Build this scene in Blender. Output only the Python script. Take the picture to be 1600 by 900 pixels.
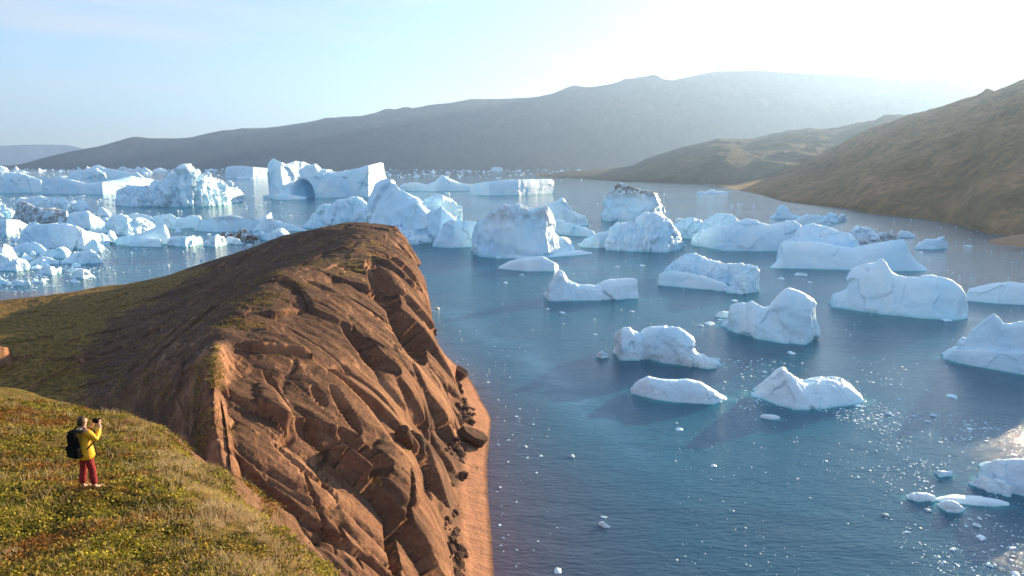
import bpy, bmesh, math, random
import numpy as np
from mathutils import Vector
R = math.radians
random.seed(7); RNG = np.random.default_rng(11)
C = bpy.context.scene.collection
for o in list(bpy.data.objects): bpy.data.objects.remove(o)

# ------------------------------------------------------------------ camera, sky, sun, exposure
H = 70.0; F = 1600*24/36.0; PITCH = math.atan(196/F)
cd = bpy.data.cameras.new('viewpoint'); cam = bpy.data.objects.new('viewpoint', cd); C.objects.link(cam)
cam.location = (0, 0, H); cam.rotation_euler = (math.pi/2-PITCH, 0, 0)
cd.lens = 24; cd.sensor_width = 36; cd.clip_start = .3; cd.clip_end = 90000
bpy.context.scene.camera = cam
SUN_AZ, SUN_EL = R(46), R(11)          # azimuth clockwise from +Y
w = bpy.data.worlds.new('World'); bpy.context.scene.world = w; w.use_nodes = True
nt = w.node_tree; nt.nodes.clear()
out = nt.nodes.new('ShaderNodeOutputWorld'); bg = nt.nodes.new('ShaderNodeBackground')
sky = nt.nodes.new('ShaderNodeTexSky'); sky.sky_type = 'NISHITA'; sky.sun_disc = False
sky.sun_elevation = SUN_EL; sky.sun_rotation = SUN_AZ; sky.altitude = 70
sky.air_density = 1.0; sky.dust_density = .5; sky.ozone_density = 4.5
bg.inputs['Strength'].default_value = .088
# thin streaks of high cloud, spread over the sky dome
tc = nt.nodes.new('ShaderNodeTexCoord'); mp = nt.nodes.new('ShaderNodeMapping'); mp.inputs['Scale'].default_value = (1.6, 1.6, 17)
mp.inputs['Rotation'].default_value = (R(3), R(5), 0)
no = nt.nodes.new('ShaderNodeTexNoise'); no.inputs['Scale'].default_value = 1.5; no.inputs['Detail'].default_value = 7; no.inputs['Roughness'].default_value = .55
rp = nt.nodes.new('ShaderNodeValToRGB'); rp.color_ramp.elements[0].position = .47; rp.color_ramp.elements[1].position = .78
rp.color_ramp.elements[1].color = (.85, .85, .85, 1); rp.color_ramp.elements[0].color = (.34, .34, .34, 1)
mx = nt.nodes.new('ShaderNodeMix'); mx.data_type = 'RGBA'; mx.inputs[7].default_value = (2.65, 2.6, 2.45, 1)
L = nt.links.new
L(tc.outputs['Generated'], mp.inputs[0]); L(mp.outputs[0], no.inputs[0]); L(no.outputs[0], rp.inputs[0])
L(rp.outputs[0], mx.inputs[0]); L(sky.outputs[0], mx.inputs[6]); L(mx.outputs[2], bg.inputs[0]); L(bg.outputs[0], out.inputs[0])
sd = bpy.data.lights.new('sun', 'SUN'); sd.energy = 5.0; sd.angle = R(.5); sd.color = (1, .73, .43)
so = bpy.data.objects.new('sun', sd); C.objects.link(so)
sv = Vector((math.sin(SUN_AZ)*math.cos(SUN_EL), math.cos(SUN_AZ)*math.cos(SUN_EL), math.sin(SUN_EL)))
so.rotation_euler = sv.to_track_quat('Z', 'Y').to_euler(); so.location = (0, 0, 300)
vs = bpy.context.scene.view_settings
vs.view_transform = 'Standard'; vs.look = 'None'; vs.gamma = 1; vs.use_curve_mapping = False; vs.exposure = 2.0

# ------------------------------------------------------------------ helpers
CP, SP = math.cos(PITCH), math.sin(PITCH)
def ray(px, py):
    px = np.asarray(px, float); py = np.asarray(py, float)
    return px-800, (450-py)*SP+F*CP, (450-py)*CP-F*SP
def on_water(px, py, z=0.):
    x, y, zz = ray(px, py); k = (z-H)/zz
    return x*k, y*k
def at_y(px, py, Y):                      # point of that view line at world depth Y -> x, z
    x, y, z = ray(px, py); k = Y/y
    return x*k, H+z*k
def x_of(px, Y, z):                       # world x at depth Y and height z seen at column px
    return (px-800)/F*(Y*CP+(H-z)*SP)
def project(P):
    d = P[:, 1]*CP-(P[:, 2]-H)*SP; u = P[:, 1]*SP+(P[:, 2]-H)*CP
    return 800+F*P[:, 0]/d, 450-F*u/d

_perm = np.random.default_rng(3).permutation(256); _perm = np.concatenate([_perm, _perm, _perm])
_g = np.random.default_rng(4).normal(size=(256, 3)); _g /= np.linalg.norm(_g, axis=1)[:, None]
def pn(P):
    i = np.floor(P).astype(int); f = P-i; i &= 255; u = f*f*f*(f*(f*6-15)+10)
    r = 0
    for dx in (0, 1):
        for dy in (0, 1):
            for dz in (0, 1):
                h = _perm[_perm[_perm[i[:, 0]+dx]+i[:, 1]+dy]+i[:, 2]+dz]
                g = _g[h]
                d = g[:, 0]*(f[:, 0]-dx)+g[:, 1]*(f[:, 1]-dy)+g[:, 2]*(f[:, 2]-dz)
                wt = (u[:, 0] if dx else 1-u[:, 0])*(u[:, 1] if dy else 1-u[:, 1])*(u[:, 2] if dz else 1-u[:, 2])
                r = r+d*wt
    return r*1.6
def fbm(P, s, o=5, g=.5, ridged=False, off=0):
    r = 0; a = 1.; t = 0; q = np.asarray(P)/s+off+17.3
    for k in range(o):
        n = pn(q)
        r = r+a*((1-2*np.abs(n)) if ridged else n); t += a; a *= g; q = q*2.03+5.7
    return r/t

def facets(Pp, seed=0., tilt=.4, crack=False):          # offsets of broken, tilted planes
    Pp = np.asarray(Pp)+seed*7.31; ci = np.floor(Pp).astype(int); best = np.full(len(Pp), 1e9); sec = best.copy(); out_ = np.zeros(len(Pp))
    for dx in (-1, 0, 1):
        for dy in (-1, 0, 1):
            for dz in (-1, 0, 1):
                c = ci+np.array([dx, dy, dz]); k = c & 255
                h = _perm[_perm[_perm[k[:, 0]]+k[:, 1]]+k[:, 2]]; g = _g[h]; cen = c+.5+g*.42
                q = Pp-cen; dd = (q*q).sum(1); m_ = dd < best
                g2 = _g[_perm[h]]; val = g2[:, 0]*.6+(q*g2).sum(1)*tilt*2
                sec = np.where(m_, best, np.minimum(sec, dd)); best = np.where(m_, dd, best); out_ = np.where(m_, val, out_)
    return (out_, np.sqrt(sec)-np.sqrt(best)) if crack else out_
def mesh_obj(name, V, Fc, mat=None, parent=None, smooth=True, attrs=None):
    m = bpy.data.meshes.new(name); V = np.asarray(V, np.float32)
    Fc = np.asarray(Fc, np.int32); n, k = Fc.shape
    m.vertices.add(len(V)); m.vertices.foreach_set('co', V.ravel())
    m.loops.add(n*k); m.loops.foreach_set('vertex_index', Fc.ravel())
    m.polygons.add(n); m.polygons.foreach_set('loop_start', np.arange(0, n*k, k, dtype=np.int32))
    m.polygons.foreach_set('use_smooth', np.full(n, smooth))
    m.update(calc_edges=True); m.validate()
    for an, av in (attrs or {}).items():
        av = np.asarray(av, np.float32)
        if av.ndim == 1:
            a = m.attributes.new(an, 'FLOAT', 'POINT'); a.data.foreach_set('value', av)
        else:
            a = m.attributes.new(an, 'FLOAT_COLOR', 'POINT')
            a.data.foreach_set('color', np.c_[av, np.ones(len(av))].astype(np.float32).ravel())
    if mat: m.materials.append(mat)
    o = bpy.data.objects.new(name, m); C.objects.link(o)
    if parent: o.parent = parent
    return o
def grid_faces(nr, nc, off=0, wrap=False):
    i = np.arange(nr-1)[:, None]*nc; j = np.arange(nc if wrap else nc-1)[None, :]; j2 = (j+1) % nc
    return np.stack([i+j, i+j2, i+nc+j2, i+nc+j], -1).reshape(-1, 4)+off
def grid_normals(G):
    du = np.gradient(G, axis=1); dv = np.gradient(G, axis=0)
    n = np.cross(du, dv); n /= (np.linalg.norm(n, axis=2)[..., None]+1e-9)
    return n
def tag(o, label=None, cat=None, group=None, kind=None):
    if label: o['label'] = label
    if cat: o['category'] = cat
    if group: o['group'] = group
    if kind: o['kind'] = kind
    return o
def cr(xs, ys, x):                         # smooth (monotone cubic) interpolation, ys may be 2-D
    xs = np.asarray(xs, float); ys = np.asarray(ys, float); x = np.clip(x, xs[0], xs[-1])
    sh = (-1,)+(1,)*(ys.ndim-1)
    h = np.diff(xs).reshape(sh); d = np.diff(ys, axis=0)/h
    m = np.zeros_like(ys); m[0] = d[0]; m[-1] = d[-1]
    a, b = d[:-1], d[1:]
    m[1:-1] = np.where(a*b > 0, 2*a*b/(a+b+1e-12*np.sign(a+b)+1e-30), 0)
    i = np.clip(np.searchsorted(xs, x)-1, 0, len(xs)-2)
    t = ((x-xs[i])/(xs[i+1]-xs[i])).reshape(sh); hh = (xs[i+1]-xs[i]).reshape(sh)
    return (2*t**3-3*t**2+1)*ys[i]+(t**3-2*t**2+t)*hh*m[i]+(-2*t**3+3*t**2)*ys[i+1]+(t**3-t**2)*hh*m[i+1]
def smooth01(a, b, x):
    t = np.clip((x-a)/(b-a), 0, 1); return t*t*(3-2*t)

# ------------------------------------------------------------------ materials
class NT:
    def __init__(s, name):
        s.m = bpy.data.materials.new(name); s.m.use_nodes = True; s.t = s.m.node_tree; s.n = s.t.nodes
        s.b = s.n['Principled BSDF']
    def node(s, k, **kw):
        n = s.n.new(k)
        for a, v in kw.items(): setattr(n, a, v)
        return n
    def l(s, a, b): s.t.links.new(a, b)
    def pos(s): return s.node('ShaderNodeNewGeometry').outputs['Position']
    def mapping(s, sc, rot=(0, 0, 0), src=None):
        m = s.node('ShaderNodeMapping'); m.inputs['Scale'].default_value = sc; m.inputs['Rotation'].default_value = rot
        s.l(src or s.pos(), m.inputs[0]); return m.outputs[0]
    def noise(s, scale, detail=5, rough=.55, vec=None, dist=0):
        n = s.node('ShaderNodeTexNoise'); n.inputs['Scale'].default_value = scale; n.inputs['Detail'].default_value = detail
        n.inputs['Roughness'].default_value = rough; n.inputs['Distortion'].default_value = dist
        s.l(vec or s.pos(), n.inputs[0]); return n.outputs[0]
    def ramp(s, fac, *st):
        r = s.node('ShaderNodeValToRGB'); e = r.color_ramp.elements
        while len(e) < len(st): e.new(.5)
        for q, (p, c) in zip(e, st):
            q.position = p; q.color = (*c, 1) if isinstance(c, tuple) else (c, c, c, 1)
        s.l(fac, r.inputs[0]); return r.outputs[0]
    def mix(s, fac, a, b, blend='MIX'):
        m = s.node('ShaderNodeMix', data_type='RGBA', blend_type=blend)
        for v, i in ((fac, 0), (a, 6), (b, 7)):
            if isinstance(v, (int, float)): m.inputs[i].default_value = v
            elif isinstance(v, tuple): m.inputs[i].default_value = (*v, 1)
            else: s.l(v, m.inputs[i])
        return m.outputs[2]
    def math(s, op, a, b=0.):
        m = s.node('ShaderNodeMath', operation=op)
        for v, i in ((a, 0), (b, 1)):
            if isinstance(v, (int, float)): m.inputs[i].default_value = v
            else: s.l(v, m.inputs[i])
        return m.outputs[0]
    def attr(s, name, col=False):
        a = s.node('ShaderNodeAttribute'); a.attribute_name = name
        return a.outputs['Color'] if col else a.outputs['Fac']
    def nz(s):
        g = s.node('ShaderNodeNewGeometry'); x = s.node('ShaderNodeSeparateXYZ'); s.l(g.outputs['Normal'], x.inputs[0]); return x.outputs[2]
    def bump(s, h, strength, dist, normal=None):
        b = s.node('ShaderNodeBump'); b.inputs['Strength'].default_value = strength; b.inputs['Distance'].default_value = dist
        s.l(h, b.inputs['Height'])
        if normal: s.l(normal, b.inputs['Normal'])
        s.l(b.outputs[0], s.b.inputs['Normal']); return b.outputs[0]
    def col(s, c, rough=.9, spec=.3):
        if isinstance(c, tuple): s.b.inputs['Base Color'].default_value = (*c, 1)
        else: s.l(c, s.b.inputs['Base Color'])
        s.b.inputs['Roughness'].default_value = rough; s.b.inputs['Specular IOR Level'].default_value = spec
        return s.m

def mat_rock():
    s = NT('red_sandstone')
    big = s.noise(.05, 5); fine = s.noise(1.6, 8, .65)
    strat = s.noise(1., 6, .6, s.mapping((.10, .9, .25), (R(20), R(-30), R(18))))
    c = s.ramp(strat, (.3, (.12, .055, .032)), (.5, (.215, .108, .062)), (.7, (.30, .165, .10)))
    c = s.mix(s.ramp(big, (.35, 0.), (.7, .75)), c, (.16, .090, .058))
    c = s.mix(s.ramp(fine, (.35, .55), (.6, 0.)), c, (.055, .03, .02))
    c = s.mix(s.ramp(s.attr('stain'), (.5, 0.), (.72, .75)), c, (.075, .045, .034))
    c = s.mix(s.ramp(s.attr('stain'), (.22, .65), (.42, 0.)), c, (.33, .18, .10))
    spk = s.noise(6., 3, .7)
    c = s.mix(s.ramp(spk, (.62, 0.), (.75, .5)), c, (.42, .33, .26))
    # turf and moss on the gentler parts
    m1 = s.noise(.09, 7, .62); m2 = s.noise(.7, 6, .7)
    turf = s.ramp(m2, (.3, (.035, .026, .011)), (.48, (.11, .074, .020)), (.60, (.24, .15, .038)), (.75, (.36, .20, .06)))
    flat = s.ramp(s.nz(), (.72, 0.), (.90, 1.))
    gr = s.attr('turf')
    k = s.math('ADD', s.math('ADD', m1, s.math('MULTIPLY', m2, .55)), s.math('MULTIPLY', gr, .50))
    f = s.math('MULTIPLY', s.ramp(k, (.95, 0.), (1.15, 1.)), flat)
    soil = s.ramp(s.noise(.5, 7, .7), (.3, (.028, .017, .012)), (.55, (.070, .040, .026)), (.75, (.15, .093, .062)))
    c = s.mix(s.ramp(s.nz(), (.72, 0.), (.88, .85)), c, soil)
    c = s.mix(f, c, turf)
    sand = s.mix(s.ramp(s.noise(.35, 6, .6), (.35, 0.), (.7, 1.)), (.40, .205, .12), (.30, .155, .09))
    sand = s.mix(s.ramp(s.noise(3., 4, .6), (.62, 0.), (.68, .7)), sand, (.12, .07, .05))
    sand = s.mix(s.attr('wet'), sand, (.13, .07, .05))
    c = s.mix(s.attr('sand'), c, sand)
    h = s.math('ADD', s.math('MULTIPLY', fine, .6), s.math('MULTIPLY', strat, .8))
    h = s.math('ADD', h, s.math('MULTIPLY', s.noise(.45, 8, .6), 1.2))
    s.bump(h, .8, .55)
    return s.col(c, .95, .15)
def mat_boulder():
    s = NT('boulder_rock')
    c = s.ramp(s.noise(.8, 8, .65), (.3, (.035, .022, .017)), (.6, (.10, .055, .038)), (.8, (.17, .10, .07)))  # colour darkened to carry the shade of boulders seen from their unlit side
    s.bump(s.noise(2.2, 8, .65), .7, .25)
    return s.col(c, .95, .15)
def mat_sea():
    s = NT('sea_water')
    lp = s.noise(1., 4, .55, s.mapping((.0028, .0075, .01), (0, 0, R(32))))
    base = s.mix(s.ramp(lp, (.38, 0.), (.62, 1.)), (.003, .064, .128), (.011, .128, .215))
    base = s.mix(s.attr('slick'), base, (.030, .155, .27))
    base = s.mix(s.attr('silt'), base, (.085, .060, .085))
    base = s.mix(s.attr('ice_glow'), base, (.09, .46, .50))
    sw = s.noise(.07, 3, .5, s.mapping((1, 1.9, 1), (0, 0, R(-20))))
    r1 = s.noise(.55, 4, .62, s.mapping((.7, 1.9, 1), (0, 0, R(-12))))
    r2 = s.noise(2.1, 3, .6, s.mapping((.8, 1.7, 1), (0, 0, R(15))))
    h = s.math('ADD', s.math('ADD', s.math('MULTIPLY', r1, 1.0), s.math('MULTIPLY', r2, .22)), s.math('MULTIPLY', sw, 2.))
    amp = s.math('MULTIPLY', s.ramp(lp, (.35, .35), (.65, 1.)), s.math('SUBTRACT', 1., s.math('MULTIPLY', s.attr('slick'), .6)))
    s.bump(s.math('MULTIPLY', h, amp), .75, .6)
    s.b.inputs['IOR'].default_value = 1.333
    s.col(base, .08, .5)
    return s.m
def mat_ice(name='glacier_ice', tint=(.48, .78, .96)):
    s = NT(name)
    n = s.noise(.035, 6, .6); st = s.noise(1., 5, .6, s.mapping((.015, .015, .16), (R(14), R(9), 0)))
    c = s.mix(s.ramp(n, (.35, 0.), (.65, 1.)), tint, (.70, .87, .96))
    c = s.mix(s.ramp(st, (.56, 0.), (.80, .40)), c, (.34, .68, .88))
    c = s.mix(s.attr('low'), c, (.22, .66, .76))
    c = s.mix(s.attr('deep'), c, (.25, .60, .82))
    d = s.math('MULTIPLY', s.attr('dirt'), s.ramp(s.noise(.16, 8, .7), (.38, 0.), (.56, 1.)))
    c = s.mix(d, c, (.15, .10, .075))
    h = s.math('ADD', s.noise(.10, 6, .55), s.math('MULTIPLY', st, .5))
    s.bump(h, .22, 3.)
    s.b.inputs['Subsurface Weight'].default_value = 0
    return s.col(c, .55, .4)
def mat_hill(name, cols, sc, snow=False):
    s = NT(name)
    n = s.noise(sc, 9, .68); n2 = s.noise(sc*5, 7, .65)
    c = s.ramp(n, (.32, cols[0]), (.5, cols[1]), (.68, cols[2]))
    c = s.mix(s.ramp(n2, (.4, .55), (.62, 0.)), c, cols[3])
    gy = s.noise(1., 6, .6, s.mapping((sc*6, sc*3, sc*4), (0, 0, R(25))))
    c = s.mix(s.ramp(gy, (.62, 0.), (.7, .22)), c, tuple(min(1, v*1.9) for v in cols[2]))
    s.bump(s.math('ADD', n2, n), .7, .25/sc*.6)
    return s.col(c, 1., .1)
def mat_turf():
    s = NT('tundra_ground')
    n = s.noise(.45, 8, .65); n2 = s.noise(3.5, 7, .7)
    c = s.ramp(n2, (.3, (.026, .020, .010)), (.5, (.12, .085, .026)), (.65, (.22, .15, .05)), (.8, (.28, .22, .14)))
    c = s.mix(s.ramp(n, (.42, 0.), (.6, .75)), c, (.13, .11, .022))
    bare = s.attr('bare')
    k = s.ramp(s.math('ADD', bare, s.math('MULTIPLY', s.math('SUBTRACT', n2, .5), .8)), (.4, 0.), (.65, 1.))
    c = s.mix(k, c, s.ramp(s.noise(2., 8, .7), (.3, (.10, .055, .035)), (.6, (.22, .13, .08)), (.8, (.36, .25, .16))))
    s.bump(s.math('ADD', n2, s.noise(14., 4, .6)), .8, .12)
    return s.col(c, 1., .1)
def plain(name, col, rough=.8, spec=.3, sc=20, amt=.35, bump=.0):
    s = NT(name); n = s.noise(sc, 5, .6)
    c = s.mix(s.ramp(n, (.3, amt), (.7, 0.)), col, tuple(v*.55 for v in col))
    if bump: s.bump(n, .6, bump)
    return s.col(c, rough, spec)
def mat_leaf():
    s = NT('tundra_leaves'); c = s.attr('tone', True)
    s.col(c, .7, .25)
    tr = s.node('ShaderNodeBsdfTranslucent'); s.l(c, tr.inputs[0])
    m = s.node('ShaderNodeMixShader'); m.inputs[0].default_value = .35
    s.l(s.b.outputs[0], m.inputs[1]); s.l(tr.outputs[0], m.inputs[2]); s.l(m.outputs[0], s.n['Material Output'].inputs[0])
    return s.m
ROCK, BOULD, SEA, ICE, TURF, LEAF = mat_rock(), mat_boulder(), mat_sea(), mat_ice(), mat_turf(), mat_leaf()

# ------------------------------------------------------------------ headland: a loft of cross sections
# each row: world depth Y, then (view column, height) from the sea floor, up the cliff, over the top, down the west side
ROWS = [
 (45,  [(980,-4),(900,0),(850,2),(700,6),(560,9),(470,11),(440,11),(420,10),(380,9),(300,8),(-300,5)]),
 (62,  [(900,-4),(830,0),(785,2),(680,8),(560,14),(440,17),(420,17),(390,15),(350,12),(300,9),(-250,5)]),
 (76,  [(880,-4),(800,0),(755,2),(665,10),(530,19),(395,24),(380,24),(362,20),(335,14),(290,10),(-230,6)]),
 (90,  [(860,-4),(784,0),(736,2),(660,12),(500,25),(362,32.5),(346,32),(333,27),(314,18),(275,11),(-200,6)]),
 (105, [(850,-4),(773,0),(722,2),(665,13),(520,27),(352,36.5),(334,37),(322,33),(300,24),(262,13),(-200,8)]),
 (120, [(840,-4),(768,0),(717,2),(672,13),(560,27),(385,37),(345,38),(300,35),(250,30),(222,18),(-200,12)]),
 (140, [(830,-4),(762,0),(719,2),(686,12),(606,26),(445,37.5),(380,38.5),(290,32),(195,24),(60,18),(-200,20)]),
 (155, [(830,-4),(762,0),(726,2.3),(690,13),(618,26),(480,37.5),(410,38.5),(300,29.5),(185,20.5),(50,17.5),(-200,20)]),
 (176, [(830,-4),(767,0),(737,2.5),(698,12),(640,25),(520,37),(440,39),(315,28.5),(185,19.5),(50,17.5),(-160,20)]),
 (196, [(820,-4),(751,0),(722,2),(694,12),(650,24),(562,36),(470,39),(335,28),(195,19),(70,16.5),(-130,18)]),
 (215, [(790,-4),(734,0),(703,2),(682,12),(655,24),(585,37),(500,39),(355,27.5),(220,18),(85,15),(-110,16)]),
 (250, [(750,-4),(690,0),(681,2),(670,12),(654,25),(606,36.5),(538,39.5),(390,28.5),(255,17),(115,12),(-90,12)]),
 (290, [(730,-4),(671,0),(668,2),(664,12),(652,25),(622,37.5),(565,40),(430,31),(310,18.5),(160,9),(-70,6)]),
 (330, [(720,-4),(664,0),(662,1),(656,14),(645,26),(617,39),(560,40.8),(472,36),(380,26.5),(250,11.5),(-60,1)]),
 (352, [(715,-4),(655,0),(652,1),(645,14),(630,25),(602,35),(545,39),(472,34),(365,22),(240,8),(20,-1)]),
 (385, [(680,-4),(630,-1),(628,0),(620,8),(600,18),(575,26),(530,31),(460,30),(350,17),(236,3.5),(100,-3)]),
 (430, [(650,-5),(620,-5),(600,-5),(590,-4),(570,-3),(540,2),(510,6),(460,9),(380,5),(300,-3),(180,-5)]),
 (480, [(650,-6),(620,-6),(600,-6),(590,-6),(570,-6),(540,-6),(510,-6),(460,-6),(380,-6),(300,-6),(180,-6)])]
Yk = np.array([r[0] for r in ROWS], float)
K = np.array([[(x_of(px, Y, z), z) for px, z in pts] for Y, pts in ROWS])
NR, NC = 820, 940
Ys = np.interp(np.linspace(0, 1, NR), np.linspace(0, 1, 5), [45, 115, 190, 300, 480])
rows = cr(Yk, K, Ys)                                   # NR x 11 x 2
cp = np.array([0, .3, 1., 2., 3.2, 4.6, 5.3, 6.3, 7.3, 8.3, 9.5])
u = np.linspace(0, 9.5, NC)
P = cr(cp, rows.transpose(1, 0, 2), u).transpose(1, 0, 2)     # NR x NC x 2
G = np.stack([P[..., 0], np.repeat(Ys[:, None], NC, 1), P[..., 1]], -1)
N = grid_normals(G)
if N[NR//2, NC//2, 2] < 0: N = -N
V = G.reshape(-1, 3).copy(); n = N.reshape(-1, 3)
U = np.tile(u, NR)
cliff = smooth01(1.0, 1.7, U)*(1-smooth01(4.3, 5.2, U)); top = smooth01(4.3, 5.3, U)*(1-smooth01(8.9, 9.5, U))
land = smooth01(.9, 1.4, U)
# strata: blocks dipping down to the right (towards the sea) and towards the camera
dip = np.array([.72, -.12, -.70]); dip /= np.linalg.norm(dip)
s1 = np.cross(dip, (0.25, 1, .1)); s1 /= np.linalg.norm(s1); s2 = np.cross(dip, s1)
Q = np.c_[V@dip*.20, V@s1, V@s2]; Qw = Q+np.stack([fbm(Q, 9, 3, .5, False, k_*3.3) for k_ in (1, 2, 3)], 1)*1.6
butt = fbm(Q, 22, 4, .5, True, 3.1)                    # big buttresses with creases between
blk = fbm(Q, 8, 5, .55, True, 9.2)
def terr(x, st=.8): f = np.floor(x); r = x-f; return f+smooth01(st, 1, r)
slab = terr(fbm(Q, 16, 3, .5, False, 1.7)*5.)/5.
f1, e1 = facets(Qw/12., 2., .62, True); f2, e2 = facets(Qw/5., 3., .6, True); pm = smooth01(-.15, .35, fbm(V, 25, 2, .5, False, 8.))
d = cliff*(butt*.8+slab*1.6+f1*3.2-1.3*np.exp(-(e1/.035)**2)-.45*np.exp(-(e2/.05)**2)*pm+f2*.4*pm+facets(Q/2.2, 9., .4)*.2*pm+fbm(Q, 2.2, 5, .6)*.40-1.2)
d = np.where((d > 0) & (cliff > 0), d*(.25+.75*smooth01(1.3, 3., U)), d)
lm = fbm(V, 34, 5, .5, False, 2.2)*3.4+facets(V*np.array([1, .5, 1])/11., 4., .3)*.8+fbm(V, 7, 5, .55, True, 5.)*.55+fbm(V, 1.8, 3, .6)*.14
d += top*(lm*np.clip(1-.5*smooth01(310, 340, V[:, 1]), 0, 1))
V += n*d[:, None]*land[:, None]
# named hollows and spurs of the cliff, at the places the photograph shows them
px, py = project(V)
def hollow(cx, cy, rx, ry, ang, depth, p=2.):
    ca, sa = math.cos(R(ang)), math.sin(R(ang)); X = px-cx; Yp = py-cy
    e = ((X*ca+Yp*sa)/rx)**2+((-X*sa+Yp*ca)/ry)**2
    wv = np.clip(1-e, 0, 1)**(1/p)*cliffm
    V[:] += n*(-depth*wv)[:, None]
cliffm = np.maximum(cliff, .7*smooth01(4.3, 4.6, U)*(1-smooth01(5.0, 5.3, U)))
for h in ((500, 678, 70, 20, 14, 3.6), (575, 715, 42, 12, 48, 3.2), (540, 640, 46, 8, 58, 2.6), (498, 618, 20, 7, 55, 1.6),
          (565, 540, 52, 11, 50, 3.2), (590, 570, 36, 11, 38, 3.), (600, 450, 42, 17, 58, 5.), (635, 520, 58, 17, 60, 5.),
          (592, 770, 62, 8, 68, 2.4), (612, 860, 52, 9, 78, 3.), (500, 800, 70, 3.5, 68, 1.2), (455, 680, 26, 10, -38, 1.5),
          (350, 690, 70, 6, 84, 2.2), (640, 640, 60, 6, 58, 1.5), (545, 850, 45, 3, 60, .9), (680, 740, 50, 5, 74, 1.6), (430, 610, 40, 5, 60, 1.),
          (660, 600, 40, 4, 66, 1.2), (470, 730, 60, 3, 40, 1.), (640, 800, 60, 4, 80, 1.2)):
    hollow(*h)
for h in ((545, 725, 60, 13, 35, -2.0), (430, 640, 50, 18, 55, -1.4), (335, 640, 60, 8, 86, -1.6), (625, 600, 90, 22, 52, -1.8), (620, 740, 60, 26, 60, -2.)):
    hollow(*h)
V[:, 2] += smooth01(.6, .9, U)*(1-smooth01(1.2, 1.8, U))*(fbm(V, 7, 4, .55)*.38+fbm(V, 25, 2)*.3)
G2 = V.reshape(NR, NC, 3)
V = G2.reshape(-1, 3)
low = (1-smooth01(.95, 1.25, U)); sand = (1-smooth01(.75, 1.12, U+.10*fbm(V, 6, 4)))
sand *= np.where(V[:, 1] < 262, 1, 0)
turf = np.clip(top*(smooth01(7.4, 8.6, U)*1.15+.10)+.9*np.exp(-(((px-610)/60)**2+((py-420)/28)**2))*top
               + .8*np.exp(-(((px-380)/60)**2+((py-570)/22)**2))*top+.5*np.exp(-(((px-500)/80)**2+((py-500)/25)**2))*top
               +cliff*.9*np.exp(-(((px-585)/14)**2+((py-765)/34)**2)), 0, 1.2)
head = mesh_obj('headland', V, grid_faces(NR, NC), ROCK, attrs={'turf': turf, 'sand': sand, 'stain': fbm(Q*np.array([.5, 1, 1]), 7, 5, .6)+.5, 'wet': (1-smooth01(.0, .42, V[:, 2]+.15*fbm(V, 3, 3)))*sand})
tag(head, kind='structure')
shore_x = cr(Yk, K[:, 1, 0], np.linspace(45, 380, 300)); shore_y = np.linspace(45, 380, 300)
def ground_at(G, x, y):
    d = (G[..., 0]-x)**2+(G[..., 1]-y)**2; i = np.argmin(d); return G.reshape(-1, 3)[i]

# ------------------------------------------------------------------ near hillside (under the viewer and the person)
ctl = [(-60,600,55),(0,600,44),(60,622,38),(120,640,33),(190,680,27),(250,710,23),(345,757,17.8),(420,808,14.6),(500,892,11.3),
       (140,764,15.2),(0,764,15.6),(60,700,21.5),(-120,764,16.5),(300,860,11.8),(100,900,10.2),(400,900,11.0),(-100,900,10.5),(0,820,13.2),(240,800,13.8)]
cx, cy, cz = [], [], []
for q, w_, Y in ctl:
    x, z = at_y(q, w_, Y); cx.append(float(x)); cy.append(Y); cz.append(float(z))
for x, y, z in ((0,0,67.4),(-8,0,67.6),(-20,0,67.8),(5,-10,68.5),(-15,-15,69.5),(-40,10,66),(-45,30,62),(-60,45,57)):
    cx.append(x); cy.append(y); cz.append(z)
cxy = np.c_[cx, cy]; cz = np.array(cz)
def tk(d): return np.where(d > 1e-6, d*d*np.log(d+1e-9), 0)
D = np.linalg.norm(cxy[:, None]-cxy[None], axis=2); m = len(cz)
A = np.zeros((m+3, m+3)); A[:m, :m] = tk(D)+np.eye(m)*2.; A[:m, m] = 1; A[:m, m+1:] = cxy; A[m:, :m] = A[:m, m:].T
sol = np.linalg.solve(A, np.r_[cz, 0, 0, 0])
def tps(xy):
    r = sol[m]+xy@sol[m+1:]
    for k in range(m): r = r+sol[k]*tk(np.linalg.norm(xy-cxy[k], axis=1))
    return r
rim = np.array([(-62,58),(-38,46),(-28,40),(-19.5,33.5),(-14.3,26.),(-11.,21.8),(-8.3,17.2),(-6.3,14.9),(-4.5,11.4),(-3.3,8.5),(-1.4,4),(2.5,-2),(9,-12)])
def rim_d(xy):                              # signed distance, positive beyond the rim
    best = np.full(len(xy), 1e9); sg = np.zeros(len(xy))
    for a_, b_ in zip(rim[:-1], rim[1:]):
        ab = b_-a_; t = np.clip(((xy-a_)@ab)/(ab@ab), 0, 1); q = xy-(a_+t[:, None]*ab); dd = np.linalg.norm(q, axis=1)
        s_ = np.sign(ab[1]*-1*q[:, 0]*-1*-1+ab[0]*q[:, 1]) if False else np.sign(ab[0]*q[:, 1]-ab[1]*q[:, 0])
        u_ = dd < best; best = np.where(u_, dd, best); sg = np.where(u_, s_, sg)
    return best*sg
def hill_z(xy):
    q = np.c_[xy, np.zeros(len(xy))]
    rd = rim_d(xy)+fbm(q, 5, 3)*1.0*smooth01(8, 25, xy[:, 1])+fbm(q, 1.6, 3)*.7
    z = tps(xy)
    z = z+fbm(q, 6, 4)*.45+fbm(q, 1.5, 4, .55)*.30+fbm(q, .5, 3, .6)*.08
    drop = np.where(rd > -1.2, .16*(rd+1.2)**2, 0); drop = np.where(rd > 3.4, .16*4.6**2+(rd-3.4)*1.45, drop)
    return np.maximum(z-drop, 4+fbm(q, 9, 3)*1.5), rd
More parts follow.
